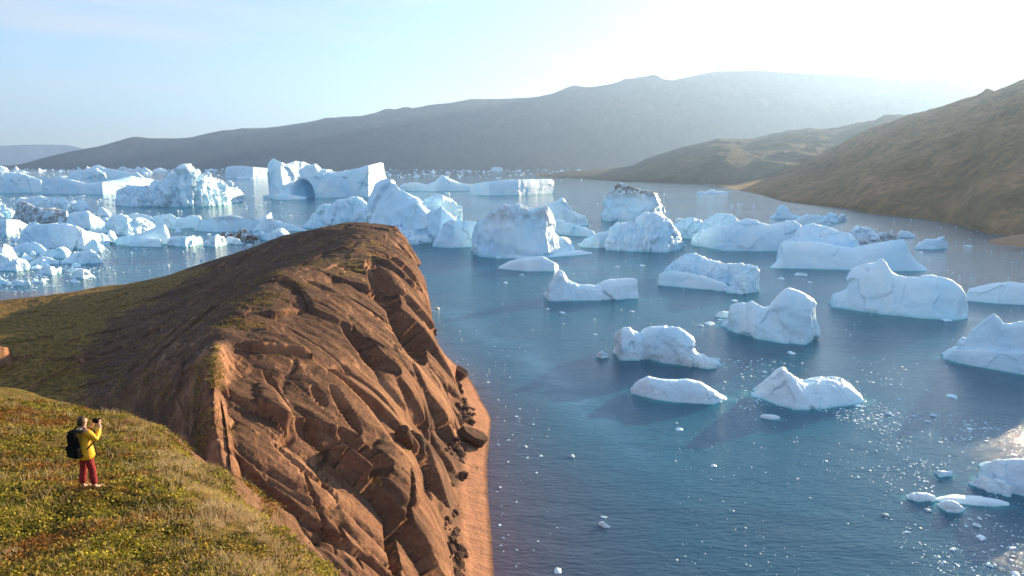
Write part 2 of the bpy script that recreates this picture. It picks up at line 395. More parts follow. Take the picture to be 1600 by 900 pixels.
gx = np.concatenate([np.linspace(-75, -32, 110), np.linspace(-31.8, 3, 520), np.linspace(3.3, 60, 90)])
gy = np.concatenate([np.linspace(-35, 6, 60), np.linspace(6.1, 32, 420), np.linspace(32.3, 80, 190)])
XX, YY = np.meshgrid(gx, gy); xy = np.c_[XX.ravel(), YY.ravel()]
hz, hrd = hill_z(xy)
bare = smooth01(-.2, 1.6, hrd)+.55*np.exp(-(((xy[:, 0]+16)/7)**2+((xy[:, 1]-31)/4)**2))
hill = mesh_obj('grassy_hillside', np.c_[xy, hz], grid_faces(len(gy), len(gx)), TURF, attrs={'bare': bare})
tag(hill, kind='structure')

# low tundra plants over the near hillside: leaves, twigs and dry grass
def scatter(n, xr, yr, power=1.):
    x = RNG.uniform(*xr, n); y = yr[0]+(yr[1]-yr[0])*RNG.uniform(0, 1, n)**power
    return np.c_[x, y]
def leaves(name, n, xr, yr, size, per, tones, dens_scale, thr, tall, label, spread=1., power=1.4):
    p = scatter(n, xr, yr, power)
    q = np.c_[p, np.zeros(n)]
    z, rd = hill_z(p)
    dens = fbm(q, dens_scale, 4, .55, False, thr*10)
    keep = (dens > thr+.1*smooth01(.3, 2, rd)) & (rd < 2.2)
    d_ = z-H; vis = p[:, 0]*F/(p[:, 1]*CP-d_*SP) > -840
    keep &= vis
    p, z, dens = p[keep], z[keep], dens[keep]; m_ = len(p)
    tn = np.array(tones); big = fbm(np.c_[p, np.zeros(m_)], 2.5, 4, .6, False, 4.4)
    idx = np.clip(((big*1.3+.5+RNG.normal(0, .16, m_))*len(tn)).astype(int), 0, len(tn)-1)
    tc_ = tn[idx]*RNG.uniform(.7, 1.35, (m_, 1))
    P0 = np.repeat(np.c_[p, z], per, 0); T = np.repeat(tc_, per, 0)*RNG.uniform(.75, 1.25, (m_*per, 1)); k = len(P0)
    sc = size*RNG.uniform(.6, 1.4, k)*(1+.022*np.repeat(p[:, 1], per))
    off = RNG.normal(0, 1, (k, 3))*np.array([spread, spread, 0])*size*1.6
    P0 = P0+off; P0[:, 2] += np.abs(RNG.normal(0, 1, k))*size*tall*.6
    th = RNG.uniform(0, 2*np.pi, k); el = RNG.uniform(.1, 1.2, k) if tall < 2.5 else RNG.uniform(.8, 1.5, k)
    L_ = np.c_[np.cos(th)*np.cos(el), np.sin(th)*np.cos(el), np.sin(el)]*sc[:, None]*(1 if tall < 2.5 else 2.6)
    W_ = np.c_[-np.sin(th), np.cos(th), RNG.normal(0, .3, k)]*sc[:, None]*(.42 if tall < 2.5 else .09)
    Vv = np.stack([P0, P0+L_*.5+W_, P0+L_, P0+L_*.5-W_], 1).reshape(-1, 3)
    o = mesh_obj(name, Vv, np.arange(k*4).reshape(-1, 4), LEAF, smooth=False, attrs={'tone': np.repeat(T, 4, 0)})
    tag(o, label, 'ground cover', kind='stuff')
leaves('tundra_shrubs', 100000, (-26, 2), (8.5, 36), .042, 8,
       [(.38,.33,.03),(.24,.22,.022),(.06,.055,.014),(.26,.21,.03),(.12,.11,.02),(.36,.25,.04),(.08,.06,.018),(.30,.16,.025),(.22,.09,.02)], 2.2, -.30, 1.2,
       'low green and rust coloured tundra shrubs covering the near slope')
leaves('dry_grass', 11000, (-26, 2), (8.5, 36), .050, 6,
       [(.34,.24,.10),(.25,.19,.07),(.36,.30,.18),(.17,.14,.05)], 1.7, .05, 3.,
       'pale dry grass and grey twigs among the tundra shrubs')
# straw along the rim of the slope
def rim_grass():
    seg = RNG.uniform(0, 1, 9000); rr = rim[3:10]
    t = seg*(len(rr)-1); i = t.astype(int); f = (t-i)[:, None]; p = rr[i]*(1-f)+rr[i+1]*f+RNG.normal(0, .55, (9000, 2))
    cl = fbm(np.c_[p, np.zeros(9000)], 1.5, 3) > -.05; p = p[cl]; k0 = len(p); z, rd = hill_z(p)
    P0 = np.repeat(np.c_[p, z-.02], 5, 0)+RNG.normal(0, .03, (k0*5, 3)); k = len(P0)
    th = RNG.uniform(0, 2*np.pi, k); el = RNG.uniform(.7, 1.5, k); ln = RNG.uniform(.10, .30, k)[:, None]
    L_ = np.c_[np.cos(th)*np.cos(el), np.sin(th)*np.cos(el), np.sin(el)]*ln; W_ = np.c_[-np.sin(th), np.cos(th), 0*th]*.006
    Vv = np.stack([P0-W_, P0+W_, P0+L_], 1).reshape(-1, 3)
    T = np.array([.55, .42, .24])*RNG.uniform(.5, 1.2, (k, 1))
    o = mesh_obj('straw_grass', Vv, np.arange(k*3).reshape(-1, 3), LEAF, smooth=False, attrs={'tone': np.repeat(T, 3, 0)})
    tag(o, 'straw coloured grass tufts along the rim of the near slope', 'grass', kind='stuff')
rim_grass()

# ------------------------------------------------------------------ far mountains and hills
def ridge(name, sky_, shore, mat, n=700, rows_=130, amp=.06, fs=900, seed=0., pw=.8, back=1.5, gully=None, sil=.012):
    sky_ = np.array(sky_, float); shore = np.array(shore, float)
    pxs = np.linspace(sky_[0, 0], sky_[-1, 0], n)
    ps = np.interp(pxs, sky_[:, 0], sky_[:, 1]); Ys_ = np.interp(pxs, sky_[:, 0], sky_[:, 2])
    pb = np.interp(pxs, shore[:, 0], shore[:, 1])
    def sm(a_, k_):
        w_ = np.hanning(2*k_+3)[1:-1]; return np.convolve(np.pad(a_, k_, mode='reflect', reflect_type='odd'), w_/w_.sum(), 'valid')
    pb = sm(pb, max(2, n//60)); Ys_ = sm(Ys_, n//16); ps = sm(ps, max(2, n//160))
    bx, by = on_water(pxs, pb); tx, tz = at_y(pxs, ps, Ys_)
    tz = np.maximum(tz, 1.)
    v = np.linspace(0, 1, rows_); v2 = np.linspace(0, 1, 24)[1:]
    Y = by+(Ys_-by)*v[:, None]; k = Y/by
    X = bx*k; Z = tz*v[:, None]**pw
    Yb = Ys_*(1+(back-1)*v2[:, None]); X2 = bx*Yb/by; Z2 = tz*(1-v2[:, None])**1.1
    G = np.stack([np.vstack([X, X2]), np.vstack([Y, Yb]), np.vstack([Z, Z2])], -1)
    vv = np.concatenate([v, 1+v2]); Pf = G.reshape(-1, 3).copy()
    Pn = Pf*np.array([1, 1, 1.5])
    nz_ = fbm(Pn, fs, 6, .52, True, seed)-.25; nb = fbm(Pn, fs*2.2, 3, .5, False, seed+3)
    lim = np.repeat(np.minimum(1, np.where(vv < 1, np.sin(np.clip(vv, 0, 1)*math.pi)**.6+sil/amp, sil/amp)), n)
    Pf[:, 2] += (nz_+.8*nb)*amp*np.tile(tz, len(vv))*lim*2.
    jj = smooth01(0, .06, vv)
    Pf[:, 2] = np.where(np.repeat(vv, n) == 0, -3, np.maximum(Pf[:, 2], .4*np.repeat(jj, n)))
    Pf[-n:, 2] = -5
    o = mesh_obj(name, Pf, grid_faces(len(vv), n), mat); tag(o, kind='structure'); return o
M_far = mat_hill('far_rock', ((.035, .036, .036), (.065, .060, .052), (.15, .11, .075), (.028, .032, .034)), .0012)
M_mid = mat_hill('mid_tundra', ((.022, .020, .014), (.045, .036, .021), (.085, .06, .036), (.018, .017, .013)), .005)
M_near = mat_hill('near_tundra', ((.13, .095, .042), (.29, .185, .085), (.42, .26, .14), (.075, .06, .035)), .012)
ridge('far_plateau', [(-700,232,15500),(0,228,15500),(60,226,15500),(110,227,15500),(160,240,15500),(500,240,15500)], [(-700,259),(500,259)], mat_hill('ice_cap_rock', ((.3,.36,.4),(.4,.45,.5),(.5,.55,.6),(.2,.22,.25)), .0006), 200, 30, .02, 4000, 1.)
ridge('far_mountain', [(-300,261,7400),(-60,261,7400),(30,258,7500),(52,252,7600),(100,240,7800),(160,229,8000),(215,213,8200),(235,217,8200),(300,217,8400),(345,206,8600),(420,200,8800),(500,190,9000),(560,183,9000),(640,170,8500),(700,162,8500),(740,156,8500),(830,152,8500),(900,140,8500),(960,130,8500),(1010,125,8500),(1060,131,8500),(1150,135,8500),(1300,140,8500),(1500,145,8500),(1800,150,8500),(2200,150,8500)],
      [(-300,263),(52,263.5),(400,264.5),(800,265),(1200,266),(2200,266)], M_far, 1300, 170, .12, 1100, 2., .85, 1.25, sil=.014)
ridge('distant_mountain', [(600,200,8800),(900,150,8800),(1040,127,8800),(1110,112,8800),(1180,110,8800),(1250,115,8800),(1310,118,8800),(1400,125,8800),(1480,117,8800),(1540,124,8800),(1650,128,8800),(1900,125,8800),(2200,140,8800)],
      [(600,262),(2200,262)], M_far, 500, 60, .04, 2400, 3., .8, 1.15, sil=.006)
ridge('mid_hill', [(836,275,3700),(880,268.5,3600),(940,264,3700),(985,260,3600),(1010,247,3700),(1060,231,3900),(1120,218,4100),(1170,220,4200),(1235,207,4300),(1300,205,4300),(1360,192,4300),(1450,175,4300),(1700,160,4300)],
      [(836,276.5),(900,278.5),(977,284),(1087,287),(1132,290),(1250,290),(1700,290)], M_mid, 700, 130, .09, 420, 4., .5, 1.25, sil=.012)
ridge('near_hill', [(1100,284,2500),(1150,283,2450),(1200,273,2300),(1240,258,2250),(1280,240,2200),(1350,200,2100),(1430,175,2000),(1530,142,1900),(1600,118,1850),(1700,90,1800),(1900,60,1700),(2300,30,1500),(3000,30,1300)],
      [(1100,288),(1132,291),(1148,297),(1196,305),(1215,314),(1293,323),(1333,327),(1347,333),(1432,341),(1493,350),(1536,364),(1600,371),(1750,395),(2000,440),(3000,600)], M_near, 1100, 240, .085, 260, 5., .75, 1.4, sil=.008)
# the gravel spit at the foot of the near hill
sp = np.array([(1540,379),(1560,374),(1600,368),(1680,362),(1700,385),(1640,389),(1600,386),(1565,383)]); sx, sy = on_water(sp[:, 0], sp[:, 1])
cxm, cym = sx.mean(), sy.mean(); ring = 60; tt = np.linspace(0, len(sp), ring, endpoint=False)
rx = np.interp(tt, np.arange(len(sp)+1), np.r_[sx, sx[0]]); ry = np.interp(tt, np.arange(len(sp)+1), np.r_[sy, sy[0]])
lay = [(1.05, -2), (1., .1), (.9, 2.), (.6, 4), (.3, 5), (.02, 5.4)]
Vs = np.vstack([np.c_[cxm+(rx-cxm)*k, cym+(ry-cym)*k, np.full(ring, z)] for k, z in lay]); Vs[:, 2] += fbm(Vs, 20, 4)*.8*(Vs[:, 2] > 1)
tag(mesh_obj('gravel_spit', Vs, grid_faces(len(lay), ring, wrap=True), plain('spit_gravel', (.34, .22, .13), .95, .1, .2)), kind='structure')

# ------------------------------------------------------------------ icebergs
BASES = []                                   # waterline points of every berg, for the pale ice seen under the water
def lump(sky_, base, thick=.55, box=.55, r=.27, rough=1., seed=0., cols=None, flute=0., tilt=0., deep=None, endt=.35):
    sky_ = np.array(sky_, float); base = np.array(base, float)
    a, b = sky_[0, 0], sky_[-1, 0]; n = cols or int(np.clip((b-a)*1.3, 26, 230))
    pxs = np.linspace(a, b, n); jit = RNG.normal(0, .12, n)
    pys = np.interp(pxs, sky_[:, 0], sky_[:, 1])+jit*0; pyb = np.interp(pxs, base[:, 0], base[:, 1])
    bx, by = on_water(pxs, pyb); W_ = abs(bx[-1]-bx[0]); T = thick*W_
    uu = np.linspace(-1, 1, n); t = T*(endt+(1-endt)*(1-np.abs(uu)**2.6))
    yr = by+r*t; tx, tz = at_y(pxs, pys, yr); tz = np.maximum(tz, .25)
    nf = 34; nb = 26
    th = np.linspace(0, math.pi/2, nf); e = box
    p_ = np.linspace(0, 1, nf)**.85; fz = 1-(1-p_)**(1.12+max(0, .8-box)*.6); fy = .55*p_+.45*p_**5
    q_ = np.linspace(0, 1, nb)[1:]; by_ = q_; bz_ = 1-q_**(1.7+max(0, .6-box)*3)
    rows_ = [np.c_[bx, by-.01*t, np.full(n, -.06*W_-1)]]
    for y_, z_ in zip(fy, fz):
        rows_.append(np.c_[bx+(tx-bx)*y_, by+(yr-by)*y_, tz*z_*(1+tilt*0)])
    for y_, z_ in zip(by_, bz_):
        rows_.append(np.c_[tx*(1+(1-r)*t*y_/yr*.6), yr+(1-r)*t*y_, tz*z_])
    rows_.append(rows_[-1]*np.array([1, 1, 0])+np.array([0, 0, -.06*W_-1]))
    G = np.array(rows_); G0 = G.copy(); Nn = grid_normals(G)
    if Nn[nf, n//2, 2] < 0: Nn = -Nn
    Vv = G.reshape(-1, 3); nn = Nn.reshape(-1, 3); hm = tz.max(); sc = max(W_*.22, hm*.5)
    vq = Vv+np.stack([fbm(Vv, sc, 3, .5, False, seed+k_*3.1) for k_ in (1, 2, 3)], 1)*sc*.35
    d = (fbm(Vv, sc*1.1, 3, .42, True, seed)-.3)*hm*.055*rough+fbm(Vv, sc*1.7, 2, .5, False, seed+5)*hm*.08*rough
    d += facets(vq*np.array([1, 1, .8])/(sc*1.15), seed, .32)*hm*.10*rough+facets(vq/(sc*.42), seed+9, .3)*hm*.03*max(0, rough-.9)*3
    d += fbm(Vv, sc*.25, 4, .55, False, seed+2)*hm*.014*rough
    if flute: d += (fbm(Vv*np.array([1, 1, .12]), sc*.28, 4, .6, True, seed+8)-.2)*hm*flute
    fade = np.ones((len(rows_), n)); fade[:, 0] = fade[:, -1] = .3
    topf = np.ones((len(rows_), n)); topf[nf-3:nf+3] = .7
    d = d*(fade*topf).ravel()
    Vv = Vv+nn*d[:, None]*np.array([1, 1, .75])
    frow = np.repeat(np.r_[0, np.linspace(0, 1, nf), np.linspace(1, 2, nb-1), 2], n)
    dp = np.zeros(len(Vv))
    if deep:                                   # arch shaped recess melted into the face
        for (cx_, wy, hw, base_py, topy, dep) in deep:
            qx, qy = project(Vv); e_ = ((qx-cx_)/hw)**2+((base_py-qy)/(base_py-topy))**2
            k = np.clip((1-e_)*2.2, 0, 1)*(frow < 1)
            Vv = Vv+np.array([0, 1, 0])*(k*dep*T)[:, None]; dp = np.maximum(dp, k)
    Vv[:n] = G0[0]; Vv[-n:] = G0[-1]
    Vv[:, 2] = np.where(frow < .02, np.minimum(Vv[:, 2], 0), Vv[:, 2])
    fc = grid_faces(len(rows_), n)
    for side in (0, n-1):                      # close both ends
        c0 = len(Vv); col = np.arange(len(rows_))*n+side
        Vv = np.vstack([Vv, Vv[col].mean(0)*np.array([1, 1, .5])[None]]); dp = np.r_[dp, 0]; frow = np.r_[frow, .5]
        q = np.stack([col[:-1], col[1:], np.full(len(col)-1, c0), np.full(len(col)-1, c0)], 1)
        tri = q
        fc = np.vstack([fc, tri])
    BASES.append((np.c_[bx, by], W_))
    lowm = (1-smooth01(0, hm*.05+.25, Vv[:, 2]))*.75
    zt = np.interp(Vv[:, 0], tx if tx[0] < tx[-1] else tx[::-1], tz)
    return Vv, fc, lowm, dp, Vv[:, 2]/max(hm, .1)
def build_ice(name, lumps, dirt=0., dmode='top', mat=None):
    Vs, Fs, Ls, Ds, Ts = [], [], [], [], []; off = 0
    for l in lumps:
        v, f, lo, dp, zt = l; Vs.append(v); Fs.append(f+off); off += len(v); Ls.append(lo); Ds.append(dp); Ts.append(zt)
    V_ = np.vstack(Vs); zt = np.concatenate(Ts)
    dv = {'top': smooth01(.5, .85, zt), 'all': np.full(len(zt), .8), 'low': 1-smooth01(.1, .6, zt)}[dmode]*dirt
    c = np.array([V_[:, 0].mean(), V_[:, 1].mean(), 0]); Fq = np.vstack(Fs)
    tri = Fq[:, 2] == Fq[:, 3]
    m_ = bpy.data.meshes.new(name)
    o = mesh_obj2(name, V_-c, Fq, tri, mat or ICE, {'low': np.concatenate(Ls), 'deep': np.concatenate(Ds), 'dirt': dv})
    bpy.data.meshes.remove(m_); o.location = c
    return o
def mesh_obj2(name, V_, Fq, tri, mat, attrs):
    m_ = bpy.data.meshes.new(name); q = Fq[~tri]; t = Fq[tri][:, :3]
    loops = np.r_[q.ravel(), t.ravel()].astype(np.int32)
    st = np.r_[np.arange(len(q))*4, len(q)*4+np.arange(len(t))*3].astype(np.int32)
    m_.vertices.add(len(V_)); m_.vertices.foreach_set('co', V_.astype(np.float32).ravel())
    m_.loops.add(len(loops)); m_.loops.foreach_set('vertex_index', loops)
    m_.polygons.add(len(st)); m_.polygons.foreach_set('loop_start', st)
    m_.polygons.foreach_set('use_smooth', np.full(len(st), True)); m_.update(calc_edges=True); m_.validate()
    for an, av in attrs.items():
        a = m_.attributes.new(an, 'FLOAT', 'POINT'); a.data.foreach_set('value', np.asarray(av, np.float32))
    m_.materials.append(mat); o = bpy.data.objects.new(name, m_); C.objects.link(o); return o
_s = [0.]
def berg(label, *defs, dirt=0., dmode='top', name='iceberg', cat='iceberg', group=None):
    ls = []
    for sk, ba, *kw in defs:
        _s[0] += 3.7; k = dict(seed=_s[0]); k.update(kw[0] if kw else {}); ls.append(lump(sk, ba, **k))
    return tag(build_ice(name, ls, dirt, dmode), label, cat, group)
# -- far and middle distance, left to right
berg('long flat blue iceberg at the far left edge with a smooth sloping top',
     ([(-90,262),(-30,264),(0,267),(35,272),(64,281),(68,290)], [(-90,302),(0,302),(68,301)], dict(thick=.3, rough=.6)))
berg('far white hummocky iceberg behind the flat blue ones under the mountain foot',
     ([(100,279),(112,272),(125,266),(139,263),(152,261),(170,263),(196,267),(215,271),(225,279)], [(100,287),(225,287)], dict(thick=.3)),
     ([(120,280),(142,267),(150,264),(162,271),(170,281)], [(120,290),(170,290)], dict(rough=1.6)))
berg('wide pale blue iceberg sloping down from a low crest, left of the sunlit craggy one',
     ([(66,285),(75,279),(87,275),(98,277),(112,281),(135,286),(160,284),(180,281),(205,276),(235,279),(250,284)], [(66,303),(160,304),(250,300)], dict(thick=.3, rough=.8)))
berg('craggy sunlit iceberg with a notched crest and fluted bright right flank',
     ([(182,298),(184,296),(200,290),(228,290),(243,294),(246,300)], [(182,321),(215,323),(246,321)], dict(thick=.5, endt=.6)),
     ([(222,300),(236,294),(243,287),(258,287),(272,273),(284,263),(290,262),(297,269),(309,276),(318,277),(332,285),(346,294),(362,297),(368,305),(370,313)],
      [(222,322),(262,323),(290,324),(318,323),(345,320),(370,315)], dict(thick=.8, flute=.22, rough=1.3)))
berg('flat topped blue iceberg standing behind the arched one on its left',
     ([(352,265),(354,260),(375,259),(400,261),(428,263),(432,268)], [(352,278),(395,280),(432,279)], dict(thick=.4, rough=.5, endt=.7)))
berg('huge blue iceberg with a melted arch and a raised wall at its right end',
     ([(421,300),(422,262),(424,249),(428,247),(436,252),(446,257),(453,254),(462,250),(474,252),(486,258),(492,256),(499,265),(525,267),(545,266),(560,265)],
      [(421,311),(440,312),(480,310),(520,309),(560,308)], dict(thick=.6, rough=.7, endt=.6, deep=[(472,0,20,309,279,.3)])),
     ([(536,270),(545,266),(565,262),(582,257),(594,254),(598,255),(601,268),(604,283)], [(536,308),(575,309),(604,300)], dict(thick=.55, rough=.5, endt=.7)),
     ([(411,306),(424,303),(450,304),(478,308)], [(411,309),(440,313),(478,311)], dict(thick=.3)))
berg('far low iceberg with a slanted peak, right of the arched one',
     ([(624,291),(630,287),(650,285),(669,288),(680,284),(690,273),(697,276),(712,284),(722,287),(736,288),(738,293)], [(624,298),(680,299),(738,298)], dict(thick=.35)))
berg('long straight sided tabular blue iceberg in the middle distance',
     ([(735,292),(738,288),(760,284),(790,281),(830,280),(862,280),(866,284)], [(735,304),(765,306),(810,305),(866,302)], dict(thick=.3, rough=.35, endt=.8)))
berg('blue ribbed iceberg fragment with a scalloped top left of the tall spire',
     ([(475,352),(486,344),(492,332),(500,325),(514,321),(520,324),(532,315),(545,311),(558,311),(568,317),(580,330)], [(475,356),(520,360),(580,364)], dict(thick=.5, flute=.12)))
berg('tall spired blue iceberg rising behind the tip of the headland',
     ([(556,338),(566,326),(576,320),(586,305),(592,290),(598,285),(610,281),(618,287),(628,298),(640,306),(650,312),(656,320),(668,338),(676,352)],
      [(556,368),(600,374),(640,378),(676,380)], dict(thick=.7, rough=1.1)),
     ([(612,330),(618,312),(630,314),(645,324),(660,334),(672,352)], [(612,372),(640,376),(672,378)], dict(thick=.5, box=.8, rough=1.6)))
berg('rounded iceberg with a thick sunlit rim right of the tall spire',
     ([(648,330),(656,312),(672,304),(684,303),(694,309),(708,315),(722,322),(729,330),(728,340),(722,352)], [(648,372),(690,374),(722,370)], dict(thick=.8, rough=1.2)),
     ([(660,345),(674,330),(690,323),(700,333),(712,350)], [(660,378),(690,381),(712,380)], dict(thick=.6)))
berg('smooth square blue iceberg block between the rimmed one and the broad castle one',
     ([(676,383),(686,365),(694,350),(704,343),(722,344),(742,346),(747,350),(744,378)], [(676,386),(710,388),(744,386)], dict(thick=.7, rough=.5, endt=.6)))
berg('low broken iceberg with snowy ledges just off the tip of the headland',
     ([(604,362),(612,352),(622,352),(632,358),(641,361),(644,368),(660,367),(676,367),(681,373)], [(604,378),(645,383),(681,378)], dict(rough=2., thick=.5)))
berg('broad castle shaped iceberg with a dark speckled crest and stepped right side',
     ([(735,390),(742,362),(746,350),(752,347),(765,339),(776,330),(788,323),(800,321),(812,321),(824,325),(834,328),(846,325),(855,324),(861,334),(864,343),(859,352),(864,364),(872,371),(888,374),(893,384),(897,391)],
      [(735,392),(752,401),(785,404),(850,402),(897,396)], dict(thick=.7, rough=.9)),
     ([(775,400),(792,392),(800,387),(806,395),(830,397),(870,395),(905,392),(925,394)], [(775,404),(850,403),(925,397)], dict(thick=.35, rough=1.)), dirt=.5)
berg('flat wedge of blue ice lying in front of the broad castle one',
     ([(779,418),(790,412),(806,405),(826,403),(848,401),(860,407),(871,413),(873,419)], [(779,420),(820,424),(866,424),(873,421)], dict(thick=.5, rough=.5)))
berg('leaning iceberg with a curled white horn behind the castle shaped one',
     ([(838,326),(850,322),(862,318),(872,314),(878,309),(883,317),(890,325),(902,333),(914,337),(919,345)], [(838,350),(880,354),(919,352)], dict(thick=.7)))
berg('thin sloping iceberg slab below the curled horn one',
     ([(866,342),(880,345),(896,350),(912,355),(926,361),(932,368)], [(866,365),(900,369),(932,370)], dict(thick=.5)))
berg('square iceberg crowned with a thick layer of brown dirt',
     ([(942,332),(946,316),(949,303),(956,292),(968,285),(980,287),(992,293),(1004,297),(1015,299),(1025,303),(1028,314),(1036,324),(1038,333)],
      [(942,345),(990,348),(1020,348),(1038,345)], dict(thick=.8, rough=1.2, endt=.6)), dirt=1.)
berg('small pale iceberg tucked against the left foot of the fluted dome',
     ([(905,384),(913,375),(924,369),(938,363),(957,360),(966,372)], [(905,386),(935,388),(966,386)], dict(thick=.6)))
berg('domed iceberg with sharp sunlit flutes down its right flank',
     ([(948,388),(952,375),(958,363),(967,353),(980,350),(996,351),(1000,341),(1010,333),(1022,331),(1034,336),(1044,344),(1052,356),(1058,368),(1064,376),(1068,381)],
      [(948,390),(985,393),(1040,394),(1060,391),(1068,384)], dict(thick=.9, rough=1., flute=.12)))
berg('rough low iceberg field behind the wide pale block, with small crests',
     ([(1050,362),(1060,353),(1070,347),(1078,344),(1090,348),(1104,346),(1112,338),(1120,334),(1134,337),(1148,340),(1160,347),(1175,352)], [(1050,372),(1100,374),(1175,372)], dict(rough=1.8, thick=.45)))
berg('wide pale block iceberg with an even wavering top, behind the canyon one',
     ([(1081,382),(1084,370),(1100,360),(1115,352),(1132,353),(1150,348),(1167,343),(1180,345),(1191,348),(1204,351),(1216,347),(1228,345),(1240,343),(1250,350),(1256,362)],
      [(1081,384),(1105,387),(1128,392),(1190,393),(1256,392)], dict(thick=.5, rough=.6)))
berg('massive stepped iceberg with an upper ridge and a long front wing on the right',
     ([(1216,392),(1222,378),(1240,370),(1250,358),(1262,352),(1273,348),(1290,354),(1310,361),(1330,368),(1345,384)], [(1216,412),(1280,412),(1345,410)], dict(thick=.6, rough=.7)),
     ([(1205,418),(1214,408),(1219,395),(1221,380),(1240,378),(1280,380),(1310,384),(1333,388),(1352,383),(1373,379),(1395,375),(1413,373),(1418,382),(1425,396),(1436,410),(1448,421)],
      [(1205,419),(1333,422),(1400,424),(1448,424)], dict(thick=.4, rough=.55)))
berg('tooth shaped iceberg with a dirty brown hollow, behind the stepped one',
     ([(1314,372),(1328,360),(1344,354),(1356,353),(1364,360),(1371,370),(1380,380)], [(1314,390),(1380,390)], dict(thick=.7, rough=1.4)), dirt=1., dmode='low')
berg('smooth rounded big iceberg with a little hooked horn on its crest',
     ([(1300,478),(1301,460),(1312,456),(1323,451),(1326,437),(1336,421),(1346,416),(1358,413),(1370,411),(1376,406),(1379,403),(1384,414),(1392,423),(1403,429),(1418,432),(1432,431),(1450,431),(1467,433),(1480,436),(1490,440),(1501,449),(1508,461),(1511,480)],
      [(1300,480),(1360,489),(1440,497),(1495,500),(1511,497)], dict(thick=.6, rough=.55)))
berg('pale low iceberg leaving the picture behind the smooth rounded one',
     ([(1508,462),(1516,451),(1540,446),(1565,442),(1582,440),(1595,442),(1620,445),(1650,462)], [(1508,470),(1560,475),(1650,478)], dict(thick=.4, rough=.6)))
berg('long low slug shaped iceberg with a knob at its left end',
     ([(852,463),(857,448),(863,438),(869,428),(874,421),(880,424),(887,437),(906,445),(922,445),(935,446),(945,440),(958,437),(972,436),(984,435),(996,435),(1000,438),(997,452),(996,463)],
      [(852,465),(860,470),(925,470),(970,468),(996,466)], dict(thick=.5, rough=1.)))
berg('iceberg with a blue canyon cut behind its low front ridge',
     ([(1034,430),(1042,418),(1056,407),(1070,400),(1086,398),(1096,402),(1106,406),(1120,410),(1132,413),(1150,413),(1169,414),(1186,417),(1192,428),(1189,442),(1184,454)],
      [(1034,436),(1090,438),(1140,444),(1165,457),(1184,456)], dict(thick=.55, rough=1., flute=.10)),
     ([(1028,445),(1030,428),(1040,424),(1056,424),(1072,425),(1090,429),(1110,436),(1128,442),(1144,452)], [(1028,446),(1085,451),(1136,456),(1144,455)], dict(thick=.28, rough=.6)),
     ([(1136,456),(1144,444),(1154,432),(1166,422),(1180,418),(1190,425),(1191,440),(1186,454)], [(1136,457),(1160,460),(1186,456)], dict(thick=.8, rough=1.3, flute=.1)))
berg('twin peaked iceberg with a bright lit right edge and a thin tail to the left',
     ([(1123,507),(1134,503),(1141,500),(1143,486),(1146,479),(1156,477),(1168,474),(1175,471),(1184,478),(1195,482),(1206,478),(1217,471),(1226,462),(1234,455),(1246,457),(1256,463),(1268,473),(1269,492),(1271,510),(1274,527)],
      [(1123,508),(1145,518),(1187,530),(1225,536),(1256,538),(1274,530)], dict(thick=.6, rough=1.)))
berg('hooked iceberg with a pinkish dirty left end and a long foot to the right',
     ([(960,546),(960,520),(970,516),(985,510),(994,518),(1002,524),(1008,516),(1020,514),(1036,514),(1050,512),(1060,513),(1070,520),(1080,529),(1081,541),(1090,553),(1104,560),(1118,565),(1127,571)],
      [(960,550),(972,562),(1005,561),(1040,567),(1070,571),(1105,576),(1127,573)], dict(thick=.55, rough=1.1)), dirt=.3, dmode='low')
berg('low lozenge shaped iceberg with a snowy spine, nearest below the hooked one',
     ([(986,614),(990,604),(1000,595),(1013,590),(1028,593),(1042,595),(1058,596),(1074,595),(1094,599),(1106,606),(1118,612),(1128,618),(1136,622)],
      [(986,615),(1010,622),(1040,627),(1080,631),(1115,632),(1136,625)], dict(thick=.5, rough=1.)))
berg('saddle shaped iceberg with a left peak and a rounded right shoulder',
     ([(1174,618),(1188,606),(1202,593),(1214,583),(1225,578),(1236,584),(1244,590),(1253,597),(1262,600),(1274,596),(1288,594),(1302,595),(1313,596),(1326,605),(1338,616),(1348,626)],
      [(1174,619),(1200,628),(1228,637),(1245,640),(1287,638),(1325,633),(1348,628)], dict(thick=.6, rough=1.)))
berg('large smooth iceberg with a rounded knob, cut by the right edge of the picture',
     ([(1475,558),(1486,551),(1500,544),(1508,530),(1520,514),(1532,503),(1542,496),(1553,489),(1561,496),(1568,505),(1582,507),(1600,504),(1620,503),(1650,520),(1670,545)],
      [(1475,560),(1510,568),(1560,577),(1600,583),(1670,590)], dict(thick=.55, rough=.6)),
     ([(1474,558),(1490,547),(1530,546),(1600,550),(1660,560)], [(1474,561),(1510,570),(1560,579),(1600,586),(1660,592)], dict(thick=.3, rough=.5)))
berg('round backed iceberg at the lower right edge with a low icy apron on its left',
     ([(1530,742),(1534,730),(1542,724),(1560,720),(1582,718),(1600,719),(1625,726),(1650,745)], [(1530,750),(1560,766),(1600,776),(1650,780)], dict(thick=.7, rough=.8)),
     ([(1514,755),(1524,750),(1534,743),(1550,746),(1566,752),(1580,760)], [(1514,757),(1545,769),(1580,777)], dict(thick=.5, rough=.9)),
     ([(1530,726),(1540,722),(1556,722),(1566,728)], [(1530,729),(1566,733)], dict(thick=.5)))
